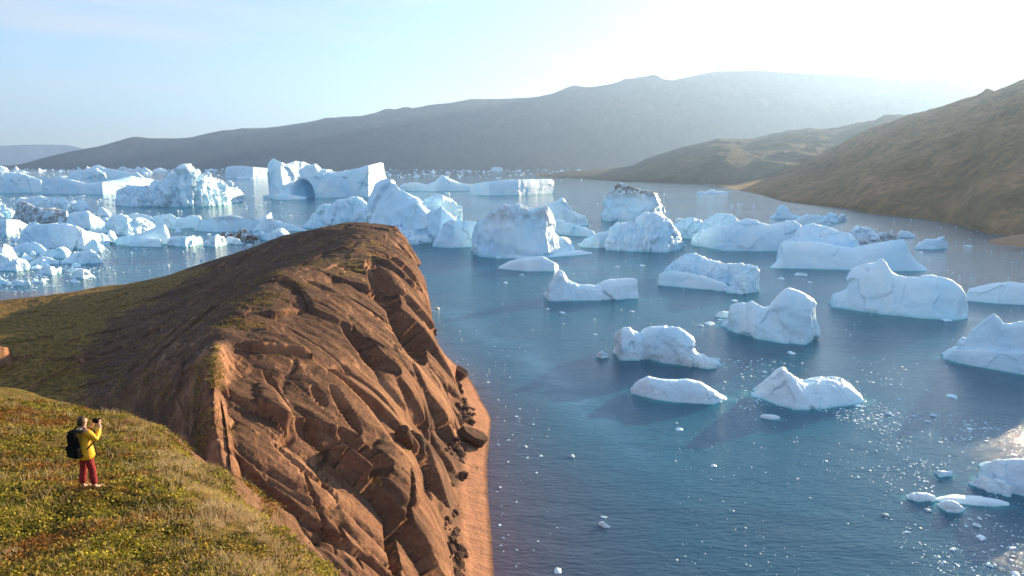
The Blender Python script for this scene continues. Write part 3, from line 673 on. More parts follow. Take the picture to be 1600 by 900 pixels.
# -- the crowded ice on the left
berg('white sunlit iceberg block cut by the left edge of the picture',
     ([(-30,322),(-10,318),(2,317),(8,321),(14,328),(17,335),(18,341)], [(-30,345),(18,343)], dict(rough=1.8)))
berg('pale green blue iceberg at the left edge in front of the sunlit block',
     ([(-30,345),(0,344),(12,343),(30,344),(44,352)], [(-30,368),(10,368),(44,364)], dict(rough=.8, thick=.4)))
berg('dark dirty striped iceberg with white knobs of snow above it, on the left',
     ([(17,346),(22,332),(30,317),(42,316),(55,322),(72,327),(90,328),(104,328),(108,340)], [(17,346),(60,351),(108,351)], dict(thick=.5, rough=1.4)), dirt=1., dmode='all')
berg('row of rounded sunlit snow knobs on ice behind the dark dirty one',
     ([(26,316),(32,308),(44,312),(58,306),(70,308),(80,315),(84,309),(90,313),(96,309),(103,313),(109,322)], [(26,330),(109,332)], dict(thick=.5, rough=1.8)))
berg('blue grey iceberg with a bright sloping right edge, right of the dark dirty one',
     ([(104,346),(110,334),(124,331),(136,330),(148,338),(158,344),(163,350)], [(104,354),(140,358),(163,356)], dict(thick=.7, rough=1.)))
berg('rumpled iceberg with a sunlit crumbling right half, in the crowded ice on the left',
     ([(158,358),(168,346),(178,338),(196,337),(205,341),(214,340),(226,344),(236,348),(240,358)], [(158,364),(200,368),(240,364)], dict(thick=.6, rough=1.7)))
berg('small flat topped white iceberg behind the rumpled one',
     ([(194,337),(206,333),(220,334),(236,338),(240,343)], [(194,346),(240,348)], dict(thick=.5, rough=1.2)))
berg('knobbly blue iceberg with a square end, left of the low wall shaped one',
     ([(236,348),(240,338),(252,336),(266,333),(274,339),(290,341),(302,337),(312,338),(314,345)], [(236,356),(275,358),(314,356)], dict(thick=.4, rough=1.3)))
berg('long low wall shaped iceberg with specks of dirt along its top',
     ([(303,356),(305,344),(325,341),(345,338),(364,336),(380,339),(400,341),(412,345)], [(303,360),(340,363),(412,360)], dict(thick=.25, rough=.7)), dirt=.45)
berg('sharp white tooth of ice beside the headland slope',
     ([(394,362),(402,352),(410,342),(418,336),(423,332),(427,345),(430,358)], [(394,368),(415,370),(430,367)], dict(thick=.7, rough=.8, box=.75)))
berg('low white ice shelf right of the sharp tooth',
     ([(424,352),(428,344),(440,347),(458,351),(468,356),(480,360)], [(424,360),(480,361)], dict(thick=.5, rough=1.)))
berg('small rough blue iceberg in front of the sharp tooth',
     ([(404,372),(408,362),(420,364),(432,358),(440,357),(448,364),(458,371)], [(404,374),(430,377),(458,375)], dict(thick=.6, rough=1.4)))
berg('wedge shaped blue iceberg rising to a thin point on its right, left of the brash',
     ([(172,378),(186,372),(206,367),(226,363),(242,355),(256,350),(261,360),(265,372)], [(172,381),(210,385),(265,381)], dict(thick=.4, rough=.7, box=.8)))
berg('small sunlit slab of ice against the wedge shaped one',
     ([(206,379),(214,374),(232,373),(250,374),(252,381)], [(206,385),(250,386)], dict(thick=.5, rough=.8)))
berg('small white iceberg with a lumpy crest, right of the wedge shaped one',
     ([(262,378),(266,370),(280,370),(292,371),(302,367),(308,372),(316,376)], [(262,383),(290,386),(316,382)], dict(thick=.5, rough=1.5)))
berg('small blue iceberg pair with a crumbled white top near the headland shore',
     ([(318,380),(326,374),(338,367),(348,370),(354,381)], [(318,384),(336,386),(354,383)], dict(thick=.6, rough=1.3)),
     ([(350,378),(356,369),(366,371),(374,374),(380,380)], [(350,382),(380,381)], dict(thick=.6, rough=1.)))
berg('heap of ice blocks blackened with rock debris, between the blue pair and the tooth',
     ([(344,374),(350,364),(362,362),(366,368),(372,362),(378,358),(384,359),(386,366),(394,366),(402,372)], [(344,375),(372,377),(402,376)], dict(thick=.6, rough=2.6)), dirt=1.4, dmode='all')
berg('long turquoise iceberg with a smooth blue back, left of the wedge shaped one',
     ([(28,377),(34,366),(44,356),(60,352),(82,352),(104,351),(120,353),(132,360),(150,363),(164,366),(172,375)], [(28,383),(80,388),(130,389),(172,382)], dict(thick=.45, rough=1.2)),
     ([(36,362),(46,349),(54,347),(62,351),(70,362)], [(36,376),(70,377)], dict(rough=1.6)))
berg('low pale iceberg with a bright right end, alone at the front of the crowded ice',
     ([(92,410),(102,404),(114,397),(128,393),(142,389),(148,394),(155,402),(155,408)], [(92,411),(125,413),(155,411)], dict(thick=.5, rough=.9)))
berg('smooth cream coloured iceberg hump in the crowded ice at far left',
     ([(18,393),(28,384),(40,380),(52,378),(62,382),(72,392)], [(18,396),(72,397)], dict(rough=.8)))
berg('rumpled iceberg with a white lip, right of the cream coloured hump',
     ([(62,400),(72,392),(84,390),(94,386),(101,393),(104,400)], [(62,403),(104,404)], dict(rough=1.6)))
berg('tilted sunlit ice slab in front of the cream coloured hump',
     ([(44,412),(58,404),(66,400),(80,403),(92,409)], [(44,414),(92,413)], dict(rough=.9)))
berg('fluted white iceberg with an icicle fringe at its foot, near the left edge',
     ([(-6,416),(4,412),(18,408),(28,404),(38,407),(46,416)], [(-6,421),(25,424),(46,421)], dict(rough=1.3)))
berg('small blocky iceberg at the left edge above the icicle fringed one',
     ([(-20,404),(-4,396),(6,398),(14,402),(17,409)], [(-20,413),(17,412)], dict(rough=1.4)))
berg('compact white iceberg of two knobs in open water on the left',
     ([(60,424),(66,418),(72,413),(80,416),(88,420),(94,417),(97,424)], [(60,427),(80,430),(97,426)], dict(rough=1.3)))
berg('sunlit snowball like iceberg near the grassy shore on the left',
     ([(114,432),(117,424),(124,420),(133,421),(140,427),(147,432)], [(114,434),(130,436),(147,433)], dict(rough=1.3)))
berg('low white iceberg at the left edge near the grassy shore',
     ([(-20,440),(-4,436),(6,437),(18,442)], [(-20,445),(18,444)], dict(rough=1.)))
berg('small two lobed white iceberg right of the one at the left edge',
     ([(18,442),(24,436),(30,438),(38,440),(44,436),(47,443)], [(18,446),(47,446)], dict(rough=1.4)))
berg('small peaked iceberg far off in front of the right hillside',
     ([(1203,340),(1209,336),(1215,324),(1222,319),(1230,324),(1238,335),(1250,338)], [(1203,341),(1250,342)], dict(thick=.6, rough=.8)))
berg('low grey blue iceberg between the small peaked one and the dirty tooth',
     ([(1240,346),(1250,338),(1262,335),(1280,336),(1292,338),(1298,350)], [(1240,354),(1298,354)], dict(thick=.5)))
berg('split blocky iceberg off the shore of the right hillside',
     ([(1290,343),(1291,333),(1300,331),(1307,335),(1308,341),(1314,335),(1322,335),(1323,342)], [(1290,347),(1308,348),(1323,344)], dict(thick=.6, rough=1.)))
berg('small smooth iceberg right of the dirty tooth, stained brown',
     ([(1371,374),(1376,364),(1384,363),(1394,366),(1402,366),(1407,376)], [(1371,380),(1407,380)], dict(rough=1.3)), dirt=.9, dmode='all')
berg('low pale blue iceberg behind the stained brown one',
     ([(1400,368),(1408,361),(1420,361),(1428,366),(1430,369)], [(1400,371),(1430,371)], dict(rough=1.)))
berg('low white iceberg with a sharp dark right end near the far shore',
     ([(1430,387),(1436,380),(1448,374),(1462,373),(1473,371),(1478,377),(1481,386)], [(1430,389),(1460,390),(1481,388)], dict(thick=.5, rough=1.)))
berg('thin floating ice raft with small crests in front of the far right shore',
     ([(1088,302),(1094,299),(1104,300),(1112,295),(1118,298),(1130,299),(1138,301)], [(1088,303),(1138,303)], dict(thick=.4, rough=1.4)))
berg('small ice block touching the tail of the twin peaked iceberg',
     ([(1117,493),(1122,488),(1130,486),(1138,487),(1143,491)], [(1117,495),(1130,497),(1143,496)], dict(rough=1.2)), name='ice_block', cat='ice block')
berg('thin tilted white ice triangle near the lower right',
     ([(1460,738),(1466,736),(1480,737),(1490,735),(1489,743)], [(1460,739),(1468,746),(1489,744)], dict(thick=.5, rough=.8)), name='ice_floe', cat='ice floe')
berg('flat leaf shaped ice floe with a grainy top near the lower right',
     ([(1417,778),(1424,773),(1436,771),(1450,772),(1461,776),(1462,781)], [(1417,779),(1435,784),(1462,784)], dict(thick=.6, rough=1.4)), name='ice_floe', cat='ice floe')
berg('long half sunken strip of turquoise ice near the lower right',
     ([(1463,780),(1480,777),(1498,778),(1520,779),(1545,780),(1565,783),(1577,788)], [(1463,783),(1510,789),(1550,792),(1577,790)], dict(thick=.3, rough=1.2)), name='ice_floe', cat='ice floe')
berg('tilted wedge of ice leaning on the half sunken strip',
     ([(1465,790),(1474,785),(1490,783),(1498,788),(1508,796)], [(1465,791),(1480,800),(1498,802),(1508,797)], dict(thick=.6, rough=1.)), name='ice_floe', cat='ice floe')
berg('flat blue slab of ice floating just in front of the saddle shaped iceberg',
     ([(1188,650),(1192,648),(1206,648),(1217,650),(1219,654)], [(1188,653),(1205,656),(1219,655)], dict(thick=.5, rough=.7)), name='ice_floe', cat='ice floe')
berg('small arched ice lump left of the hooked iceberg',
     ([(931,557),(935,551),(941,549),(947,552),(952,556)], [(931,558),(941,560),(952,558)], dict(rough=1.2)), name='ice_block', cat='ice block')


# ------------------------------------------------------------------ sea
th = np.concatenate([np.linspace(-48, 48, 760), np.linspace(48.5, 311.5, 90)]); th = R(1)*th
rr = np.concatenate([[1, 30, 60], np.geomspace(80, 16000, 420)])
T_, R_ = np.meshgrid(th, rr); WV = np.c_[(R_*np.sin(T_)).ravel(), (R_*np.cos(T_)).ravel(), np.zeros(T_.size)]
glow = np.zeros(len(WV)); front = (np.abs(np.arctan2(WV[:, 0], WV[:, 1])) < R(50))
for pts, W_ in BASES:
    c = pts.mean(0); rad = W_*.75+4; near = np.where(front & (np.abs(WV[:, 0]-c[0]) < rad) & (np.abs(WV[:, 1]-c[1]) < rad+W_*.4))[0]
    if not len(near): continue
    q = WV[near, :2]; dm = np.full(len(near), 1e9)
    for p in pts[::max(1, len(pts)//24)]:
        dm = np.minimum(dm, np.hypot(q[:, 0]-p[0], (q[:, 1]-p[1]-W_*.03)*1.))
    wd = .07*W_+.8
    g = np.exp(-(dm/wd)**2)*(.55+.9*np.clip(fbm(np.c_[q, np.zeros(len(q))], W_*.3+2, 3), -.5, .6))
    glow[near] = np.maximum(glow[near], np.clip(g, 0, 1)*.75)
sx_ = np.interp(WV[:, 1], shore_y, shore_x); ds = WV[:, 0]-sx_
nn_ = fbm(np.c_[WV[:, :2], np.zeros(len(WV))], 40, 4)
silt = np.where((WV[:, 1] < 370) & (WV[:, 1] > 0), np.clip(np.exp(-np.maximum(ds, 0)/(11*(1+nn_))/np.clip(1.+(170-WV[:, 1])/120, .35, 1.6)), 0, 1), 0)
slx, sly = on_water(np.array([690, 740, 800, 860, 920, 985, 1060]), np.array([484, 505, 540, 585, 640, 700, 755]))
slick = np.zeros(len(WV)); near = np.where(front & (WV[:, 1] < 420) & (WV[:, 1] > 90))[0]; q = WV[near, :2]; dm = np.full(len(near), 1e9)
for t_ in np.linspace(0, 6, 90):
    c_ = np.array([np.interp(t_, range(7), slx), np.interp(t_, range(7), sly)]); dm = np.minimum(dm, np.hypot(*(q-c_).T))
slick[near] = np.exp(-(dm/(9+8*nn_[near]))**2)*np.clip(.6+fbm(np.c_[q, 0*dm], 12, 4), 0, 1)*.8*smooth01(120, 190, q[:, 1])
sea = mesh_obj('sea', WV, grid_faces(len(rr), len(th), wrap=True), SEA, attrs={'ice_glow': glow, 'silt': silt, 'slick': slick})
tag(sea, kind='structure')

# ------------------------------------------------------------------ small pieces of floating ice
def chunk_mesh(seed, flat=.4, cuts=9):
    rnd = random.Random(seed); bm = bmesh.new(); bmesh.ops.create_icosphere(bm, subdivisions=3, radius=1)
    for k in range(cuts):
        d_ = Vector((rnd.uniform(-1, 1), rnd.uniform(-1, 1), rnd.uniform(-.3, 1))).normalized(); c_ = rnd.uniform(.35, .8)
        for v_ in bm.verts:
            s_ = v_.co.dot(d_)-c_
            if s_ > 0: v_.co -= d_*s_
    for v_ in bm.verts:
        v_.co.z *= flat; v_.co.y *= rnd.uniform(.97, 1.03)*.8
    m_ = bpy.data.meshes.new('ice_chunk'); bm.to_mesh(m_); bm.free(); m_.materials.append(ICE)
    for an in ('low', 'deep', 'dirt'): m_.attributes.new(an, 'FLOAT', 'POINT')
    return m_
CH = [chunk_mesh(i, f) for i, f in enumerate((.25, .35, .5, .3, .7, .45, .9, .3))]
def chunk(px_, py_, wpx, label, group, k=None, name='ice_chunk', cat='ice chunk', hk=1.):
    x, y = on_water(px_, py_); d_ = float(y); s_ = wpx/F*math.hypot(d_, H)*.5
    o = bpy.data.objects.new(name, CH[random.randrange(len(CH)) if k is None else k]); C.objects.link(o)
    o.location = (float(x), d_, s_*.02); o.scale = (s_, s_*random.uniform(.8, 1.5), s_*random.uniform(.7, 1.2)*hk); o.rotation_euler = (0, 0, random.uniform(-.5, .5))
    return tag(o, label, cat, group)
def land_free(px_, py_):
    x, y = on_water(px_, py_)
    return not (y < 400 and x < np.interp(y, shore_y, shore_x)+1.5) if px_ > 500 else True
def field(n, x0, x1, y0, y1, w0, w1, label, group, pw=2.2, gx_=None, name='ice_chunk', cat='ice chunk', hk=1.):
    k = 0; tries = 0
    while k < n and tries < n*30:
        tries += 1
        q, w2 = random.uniform(x0, x1), random.uniform(y0, y1)
        if gx_ and random.random() > gx_(q, w2): continue
        if not land_free(q, w2): continue
        chunk(q, w2, w0+(w1-w0)*random.random()**pw, label, group, name=name, cat=cat, hk=hk); k += 1
# far off, along the horizon
field(50, 0, 420, 264, 272, 5, 18, 'far off small white iceberg under the dark mountain on the left', 'far small icebergs under the dark mountain', 1.6, name='small_iceberg', cat='iceberg', hk=1.7)
field(60, 600, 1000, 265, 279, 3, 12, 'far off small white iceberg in the strip of water below the blue mountain', 'far small icebergs below the blue mountain', 1.8, lambda a, b: 1 if b < 278-.02*(a-800) else 0, name='small_iceberg', cat='iceberg', hk=1.3)
for q, w_, s_ in ((778,266,22),(806,268,7),(733,267,10),(700,271,8),(715,268,8),(660,268,6),(640,273,8),(756,269,7)):
    chunk(q, w_, s_, 'far off small white iceberg in the strip of water below the blue mountain', 'far small icebergs below the blue mountain', name='small_iceberg', cat='iceberg', hk=1.6)
# crowded ice on the left
field(75, -5, 170, 368, 446, 4, 24, 'lump of white ice packed among the icebergs on the left', 'ice lumps packed among the left icebergs', 1.8, lambda a, b: .9-.0045*a, hk=1.5)
field(26, 170, 420, 356, 384, 3, 16, 'chunk of white ice between the row of icebergs and the headland shore', 'ice chunks off the headland shore', 2., hk=1.3)
field(22, 0, 330, 405, 462, 2, 8, 'bit of white ice in the bay below the grassy shore', 'ice bits in the bay below the grassy shore', 2., lambda a, b: 1 if b < 462-.17*max(a-40, 0)-3 else 0)
field(64, -5, 175, 318, 425, 16, 42, 'small white iceberg jammed among the bigger ones at the far left', 'small icebergs jammed at the far left', 1.6, name='small_iceberg', cat='iceberg', hk=1.6)
field(26, 165, 480, 340, 388, 10, 34, 'small white iceberg in the row between the left icebergs and the headland', 'small icebergs in the row off the headland', 1.8, name='small_iceberg', cat='iceberg', hk=1.5)
field(40, 0, 420, 266, 290, 10, 40, 'low white iceberg in the crowded band below the mountain foot', 'low icebergs in the crowded band below the mountain', 1.8, name='small_iceberg', cat='iceberg', hk=1.3)
# middle distance
field(30, 860, 1340, 300, 372, 3, 14, 'small pale ice chunk drifting among the icebergs of the middle distance', 'ice chunks among the middle icebergs', 2.2)
for q, w_, s_ in ((657,297,20),(700,303,14),(742,306,12),(880,489,14),(856,483,9),(920,449,12),(1004,415,14),(1060,360,20),(940,384,18),(1252,430,22),(1222,436,12),(1266,441,10),(1105,506,22),(1095,509,12),(1126,499,12),
                  (1478,501,26),(1238,552,16),(1195,582,10),(1062,671,17),(945,822,23),(942,808,14),(894,713,12),(872,892,16),(988,487,10),(962,417,12),(905,382,16),(1182,492,10),(1486,620,20),(1460,650,14),(1008,560,12),(1528,822,14),
                  (1530,840,18),(1417,831,12),(1385,805,14),(1545,806,10),(930,522,8),(830,417,13),(684,482,12),(676,486,10),(816,430,10),(790,442,10),(908,468,10),(1146,470,14),(1440,394,12),(1512,384,14)):
    chunk(q, w_, s_, 'single white ice chunk drifting in open water between the larger icebergs', 'single ice chunks in the open water')
# pieces over the open water on the right, thickening towards the lower right corner
_ga, _gb = np.meshgrid(np.linspace(740, 1620, 176), np.linspace(300, 910, 244)); _wx, _wy = on_water(_ga.ravel(), _gb.ravel())
_cl = smooth01(-.10, .28, fbm(np.c_[_wx*.8+_wy*.35, _wy*.55-_wx*.3, 0*_wx], 16, 4, .6)).reshape(_ga.shape)*.93+.07
def clus(a, b): return float(_cl[int(np.clip((b-300)/2.51, 0, 243)), int(np.clip((a-740)/5.03, 0, 175))])
def gden(a, b):
    c = 900-.55*(1600-a); return clus(a, b)*(.05+.96*math.exp(-((b-(620+.35*(a-1250)))/50)**2)+.8*smooth01(1350, 1600, a)*smooth01(600, 850, b))
field(70, 1080, 1600, 590, 899, 2.5, 15, 'small white ice bit in the glittering water at the lower right', 'ice bits in the water at the lower right', 2.4, lambda a, b: float(gden(a, b)))
field(34, 745, 900, 540, 895, 2, 9, 'small white ice bit near the red beach', 'ice bits near the red beach', 2.2, lambda a, b: math.exp(-(a-770)/55))
# the finest brash as one mass
def brash(n, name, label, gen, w0, w1):
    Vs, Fs, off = [], [], 0
    ms = []
    for m_ in CH[:4]:
        bm = bmesh.new(); bmesh.ops.create_icosphere(bm, subdivisions=1, radius=1)
        ms.append((np.array([v.co[:] for v in bm.verts]), np.array([[v.index for v in f.verts] for f in bm.faces]))); bm.free()
    for k in range(n):
        p = gen()
        if not land_free(*p): continue
        x, y = on_water(*p); s_ = (w0+(w1-w0)*random.random()**3)/F*math.hypot(y, H)*.5
        v, f = ms[k % 4]; j = v*(1+RNG.normal(0, .22, v.shape))*np.array([s_, s_*random.uniform(.6, 1.3), s_*random.uniform(.3, .6)])+np.array([x, y, 0])
        Vs.append(j); Fs.append(f+off); off += len(v)
    V_ = np.vstack(Vs); z0 = np.zeros(len(V_))
    tag(mesh_obj(name, V_, np.vstack(Fs), ICE, smooth=False, attrs={'low': z0, 'deep': z0, 'dirt': z0}), label, 'brash ice', kind='stuff')
def rej(x0, x1, y0, y1, f):
    def g():
        while 1:
            a, b = random.uniform(x0, x1), random.uniform(y0, y1)
            if random.random() < f(a, b): return a, b
    return g
brash(1900, 'brash_ice', 'fine specks of brash ice strewn over the water at the lower right', rej(1050, 1610, 560, 905, gden), 1.2, 4.5)
brash(330, 'brash_ice', 'fine specks of brash ice along the edge of the red beach', rej(670, 900, 470, 905, lambda a, b: math.exp(-max(0, a-(690 if b < 560 else 765))/26)), 1., 4.)
brash(2600, 'brash_ice', 'fine brash ice between the crowded icebergs on the left', rej(-10, 460, 300, 462, lambda a, b: (.3+.7*(a < 180))*(1 if b < 462-.17*max(a-20, 0)-2 else 0)), 1., 5.)
brash(1500, 'brash_ice', 'far band of brash ice below the mountain foot', rej(-10, 1050, 262, 282, lambda a, b: (1 if a < 420 or a > 600 else .4)*math.exp(-(b-262)/7)), 1., 5.)
brash(700, 'brash_ice', 'scattered brash ice around the icebergs in the middle of the fjord', rej(760, 1600, 340, 560, lambda a, b: clus(a, b)*(.4+.6*(b < 440))), 1., 3.5)

# ------------------------------------------------------------------ boulders and rubble
def rock_mesh(seed, cuts=12, sub=4, sq=(1, 1, 1), rough=.05):
    rnd = random.Random(seed); bm = bmesh.new(); bmesh.ops.create_icosphere(bm, subdivisions=sub, radius=1)
    Vv = np.array([v.co[:] for v in bm.verts])
    for k in range(cuts):
        d_ = np.array([rnd.gauss(0, 1) for _ in range(3)]); d_ /= np.linalg.norm(d_); c_ = rnd.uniform(.38, .68)
        s_ = Vv@d_-c_; Vv = Vv-np.maximum(s_, 0)[:, None]*d_
    Vv += (Vv/np.linalg.norm(Vv, axis=1)[:, None])*(fbm(Vv, .5, 5, .6, True, seed)*rough)[:, None]
    Vv *= np.array(sq); F_ = np.array([[v.index for v in f.verts] for f in bm.faces]); bm.free(); return Vv, F_
def boulder(pos, r, seed, label, sq=(1, 1, 1), rot=(0, 0, 0), name='boulder', group=None, cuts=12, mat=None):
    Vv, F_ = rock_mesh(seed, cuts, 4, sq); o = mesh_obj(name, Vv*r, F_, mat or BOULD, smooth=True)
    o.location = pos; o.rotation_euler = rot; o.data.polygons.foreach_set('use_smooth', [False]*len(F_)); return tag(o, label, name, group)
x, y = on_water(722, 597); boulder((float(x), float(y), 2.7), 3.6, 5, 'dark round topped boulder on the beach by the water, the farther of two', (1, .9, .95), (.2, .3, .4), cuts=14)
x, y = on_water(741, 700); boulder((float(x)-.2, float(y), 2.8), 4.1, 8, 'dark square cut boulder on the beach against rubble, the nearer of two', (.95, .9, 1.05), (.25, .12, .3), cuts=8)
# the dark upright slab stuck in the cliff face, and the reddish rock at the left edge
def on_head(q, w_):
    ax, ay = project(G2.reshape(-1, 3)); d_ = (ax-q)**2+(ay-w_)**2; c_ = np.where(d_ < 9)[0]
    if not len(c_): c_ = [np.argmin(d_)]
    return G2.reshape(-1, 3)[min(c_, key=lambda i: G2.reshape(-1, 3)[i, 1])]
p = on_head(632, 690); boulder((p[0]-.5, p[1]-.3, p[2]+1.), 3.2, 21, 'dark upright slab of rock wedged on the middle of the cliff face', (.7, .6, 1.25), (.1, -.2, .3))
p = on_head(2, 572); boulder((p[0]-3, p[1], p[2]+1.), 6.2, 33, 'smooth reddish rock at the left edge beyond the near slope', (1, 1, .8), (0, .2, .1), mat=ROCK)
pts = G2[(Ys > 84) & (Ys < 300)]
stones = [rock_mesh(50+k, 7, 1, rough=.0) for k in range(5)]
def stone_mass(name, label, P0, r0, r1, mat, cat='rubble'):
    Vs, Fs, off = [], [], 0
    for k, p_ in enumerate(P0):
        v, f = stones[k % 5]; r_ = r0+(r1-r0)*random.random()**(5 if r1 > 1 else 3); a_ = random.uniform(0, 6.3)
        Rz = np.array([[math.cos(a_), -math.sin(a_), 0], [math.sin(a_), math.cos(a_), 0], [0, 0, 1]])
        Vs.append((v*np.array([1, random.uniform(.6, 1), random.uniform(.5, .9)])*r_)@Rz.T+p_); Fs.append(f+off); off += len(v)
    tag(mesh_obj(name, np.vstack(Vs), np.vstack(Fs), mat, smooth=False), label, cat, kind='stuff')
Pm = []
rub = fbm(np.c_[pts[:, 0, 1], np.zeros(len(pts)), np.zeros(len(pts))], 14, 4, .6)
for k in range(1700):
    i = random.randrange(len(pts))
    if random.random() > .12+smooth01(-.12, .30, rub[i])*.8: continue
    j = np.searchsorted(u, np.random.default_rng(k).normal(1.17, .15)); Pm.append(pts[i, min(j, NC-1)]+np.array([0, 0, .0]))
stone_mass('cliff_rubble', 'angular dark red rubble fallen along the foot of the cliff', Pm, .12, 2.1, BOULD)
Pm = []
for k in range(700):
    i = random.randrange(len(pts)); j = np.searchsorted(u, random.uniform(4.7, 7.6)); Pm.append(pts[i, min(j, NC-1)])
stone_mass('scattered_stones', 'small pale stones scattered over the top of the headland', Pm, .06, .35, plain('pale_stone', (.34, .27, .22), .9, .2), 'stones')
Pm = []
for k in range(26000):
    i = random.randrange(len(pts)); j = random.randrange(NC//2, NC)
    Pm.append((i, j))
# tufts of moss and grass on the headland top
ii = np.array([a_ for a_, b_ in Pm]); jj_ = np.array([b_ for a_, b_ in Pm])
hx = pts[ii, jj_]; hu = u[jj_]; hn = fbm(hx, 9, 4, .6)
sel = (hu > 4.8) & (hu < 9.5) & (hn > .12-.45*smooth01(7.2, 8.4, hu)); hx = hx[sel]; k_ = np.repeat(hx, 9, 0)+RNG.normal(0, .45, (len(hx)*9, 3))*np.array([1, 1, .12])
an_ = RNG.uniform(0, 6.3, len(k_)); ln_ = RNG.uniform(.10, .32, len(k_))[:, None]; el_ = RNG.uniform(.3, 1.4, len(k_))
L_ = np.c_[np.cos(an_)*np.cos(el_), np.sin(an_)*np.cos(el_), np.sin(el_)]*ln_; W_ = np.c_[-np.sin(an_), np.cos(an_), 0*an_]*ln_*.35
Vv = np.stack([k_-W_, k_+W_, k_+L_], 1).reshape(-1, 3)
tn_ = np.array([(.24, .18, .04), (.16, .14, .03), (.34, .22, .06), (.10, .09, .02)])[RNG.integers(0, 4, len(k_))]
tag(mesh_obj('moss_tufts', Vv, np.arange(len(Vv)).reshape(-1, 3), LEAF, smooth=False, attrs={'tone': np.repeat(tn_, 3, 0)}), 'olive and ochre moss tufts in patches on top of the headland', 'ground cover', kind='stuff')

# ------------------------------------------------------------------ the person taking a picture
SKIN, YEL, RED, BLK, HAIR, GREY, TAN = (plain('skin', (.55, .32, .22), .6, .3, 30, .1), plain('yellow_shell', (.72, .40, .02), .6, .3, 7, .5, .06), plain('red_cloth', (.25, .028, .03), .8, .2, 9, .6, .06),
    plain('black_cloth', (.008, .008, .008), .95, .05, 9, .3, .01), plain('dark_hair', (.035, .022, .015), .6, .3, 40, .4, .01), plain('grey_cloth', (.28, .28, .27), .8, .2), plain('tan_shoe', (.24, .17, .11), .8, .2))
def skin_mesh(name, verts, edges, radii, mat, parent, sub=2, root=0):
    m_ = bpy.data.meshes.new(name); m_.from_pydata(verts, edges, []); m_.materials.append(mat)
    o = bpy.data.objects.new(name, m_); C.objects.link(o); o.parent = parent
    sk = o.modifiers.new('skin', 'SKIN'); sk.use_smooth_shade = True; sk.branch_smoothing = .6
    if not m_.skin_vertices: m_.attributes
    for i, r_ in enumerate(radii):
        sv_ = m_.skin_vertices[0].data[i]; sv_.radius = r_ if isinstance(r_, tuple) else (r_, r_); sv_.use_root = (i == root)
    ss = o.modifiers.new('sub', 'SUBSURF'); ss.levels = sub; ss.render_levels = sub
    return o
fx, fy = at_y(141, 764, 15.2)[0], 15.2
fz = float(hill_z(np.array([[float(fx), fy]]))[0][0])
pers = bpy.data.objects.new('person', None); C.objects.link(pers); pers.location = (float(fx), fy, fz+.01); pers.scale = (1.05, 1.05, 1.03)
FACE = 24; pers.rotation_euler = (0, 0, R(-FACE))       # local +Y is where the person looks
tag(pers, 'person in a yellow jacket and dark red trousers on the near slope, photographing', 'person')
B = [(0,-.02,.95),(0,-.01,1.12),(0,0,1.30),(0,0,1.44),(0,.015,1.52),(0,.02,1.575),(0,.03,1.66),(0,.02,1.72),
     (-.10,.01,.90),(-.12,-.02,.50),(-.135,-.07,.10),(-.14,.04,.04),(.10,-.03,.90),(.12,.02,.50),(.135,.02,.10),(.16,.13,.04),
     (-.17,0,1.42),(-.27,.08,1.24),(-.13,.30,1.42),(-.08,.31,1.53),(.17,0,1.42),(.27,.08,1.24),(.14,.30,1.42),(.09,.31,1.53)]
E = [(0,1),(1,2),(2,3),(3,4),(4,5),(5,6),(6,7),(0,8),(8,9),(9,10),(10,11),(0,12),(12,13),(13,14),(14,15),(3,16),(16,17),(17,18),(18,19),(3,20),(20,21),(21,22),(22,23)]
RB = [(.15,.11),(.13,.10),(.15,.11),(.12,.09),.055,.06,(.078,.095),(.06,.08),.085,.055,.04,.035,.085,.055,.04,.035,.06,.045,.035,.03,.06,.045,.035,.03]
body = skin_mesh('body', B, E, RB, SKIN, pers)
def fingers(sx):
    for k in range(4):
        b0 = (sx*.088, .325, 1.545+.001); z_ = 1.500+.022*k; l_ = (.055, .064, .068, .060)[k]
        vs_ = [(sx*.085, .31, z_+.01), (sx*.088, .35, z_+.01), (sx*(.088-.012), .35+.028, z_+.012), (sx*(.088-.012-l_*.5), .35+.034, z_+.012)]
        skin_mesh('finger', vs_, [(0,1),(1,2),(2,3)], [.0105,.0095,.009,.008], SKIN, body, 1)
    skin_mesh('thumb', [(sx*.085,.30,1.50),(sx*.065,.29,1.49),(sx*.035,.285,1.50)], [(0,1),(1,2)], [.012,.011,.009], SKIN, body, 1)
fingers(-1); fingers(1)
skin_mesh('jacket', [(0,-.02,.72),(0,-.02,.95),(0,-.01,1.16),(0,0,1.32),(0,0,1.44),(-.17,0,1.42),(-.275,.08,1.22),(-.15,.27,1.41),(.17,0,1.42),(.275,.08,1.22),(.155,.27,1.41)],
          [(0,1),(1,2),(2,3),(3,4),(4,5),(5,6),(6,7),(4,8),(8,9),(9,10)], [(.27,.21),(.235,.185),(.175,.135),(.185,.135),(.14,.11),.085,.07,.052,.085,.07,.052], YEL, pers)
skin_mesh('hood', [(-.07,-.05,1.47),(0,-.085,1.49),(.07,-.05,1.47)], [(0,1),(1,2)], [(.055,.04),(.065,.045),(.055,.04)], GREY, pers)
skin_mesh('trousers', [(0,-.02,.92),(-.10,.01,.84),(-.12,-.02,.50),(-.135,-.07,.13),(.10,-.03,.84),(.12,.02,.50),(.135,.02,.13)], [(0,1),(1,2),(2,3),(0,4),(4,5),(5,6)],
          [(.15,.11),.098,.083,.080,.098,.083,.080], RED, pers)
for sx in (-1, 1):
    by0 = -.04 if sx < 0 else .05
    skin_mesh('boot', [(sx*.13,by0-.05,.05),(sx*.135,by0+.03,.05),(sx*.15,by0+.12,.038),(sx*.155,by0+.19,.03)], [(0,1),(1,2),(2,3)], [.055,.05,.045,.03], TAN, pers, 1)
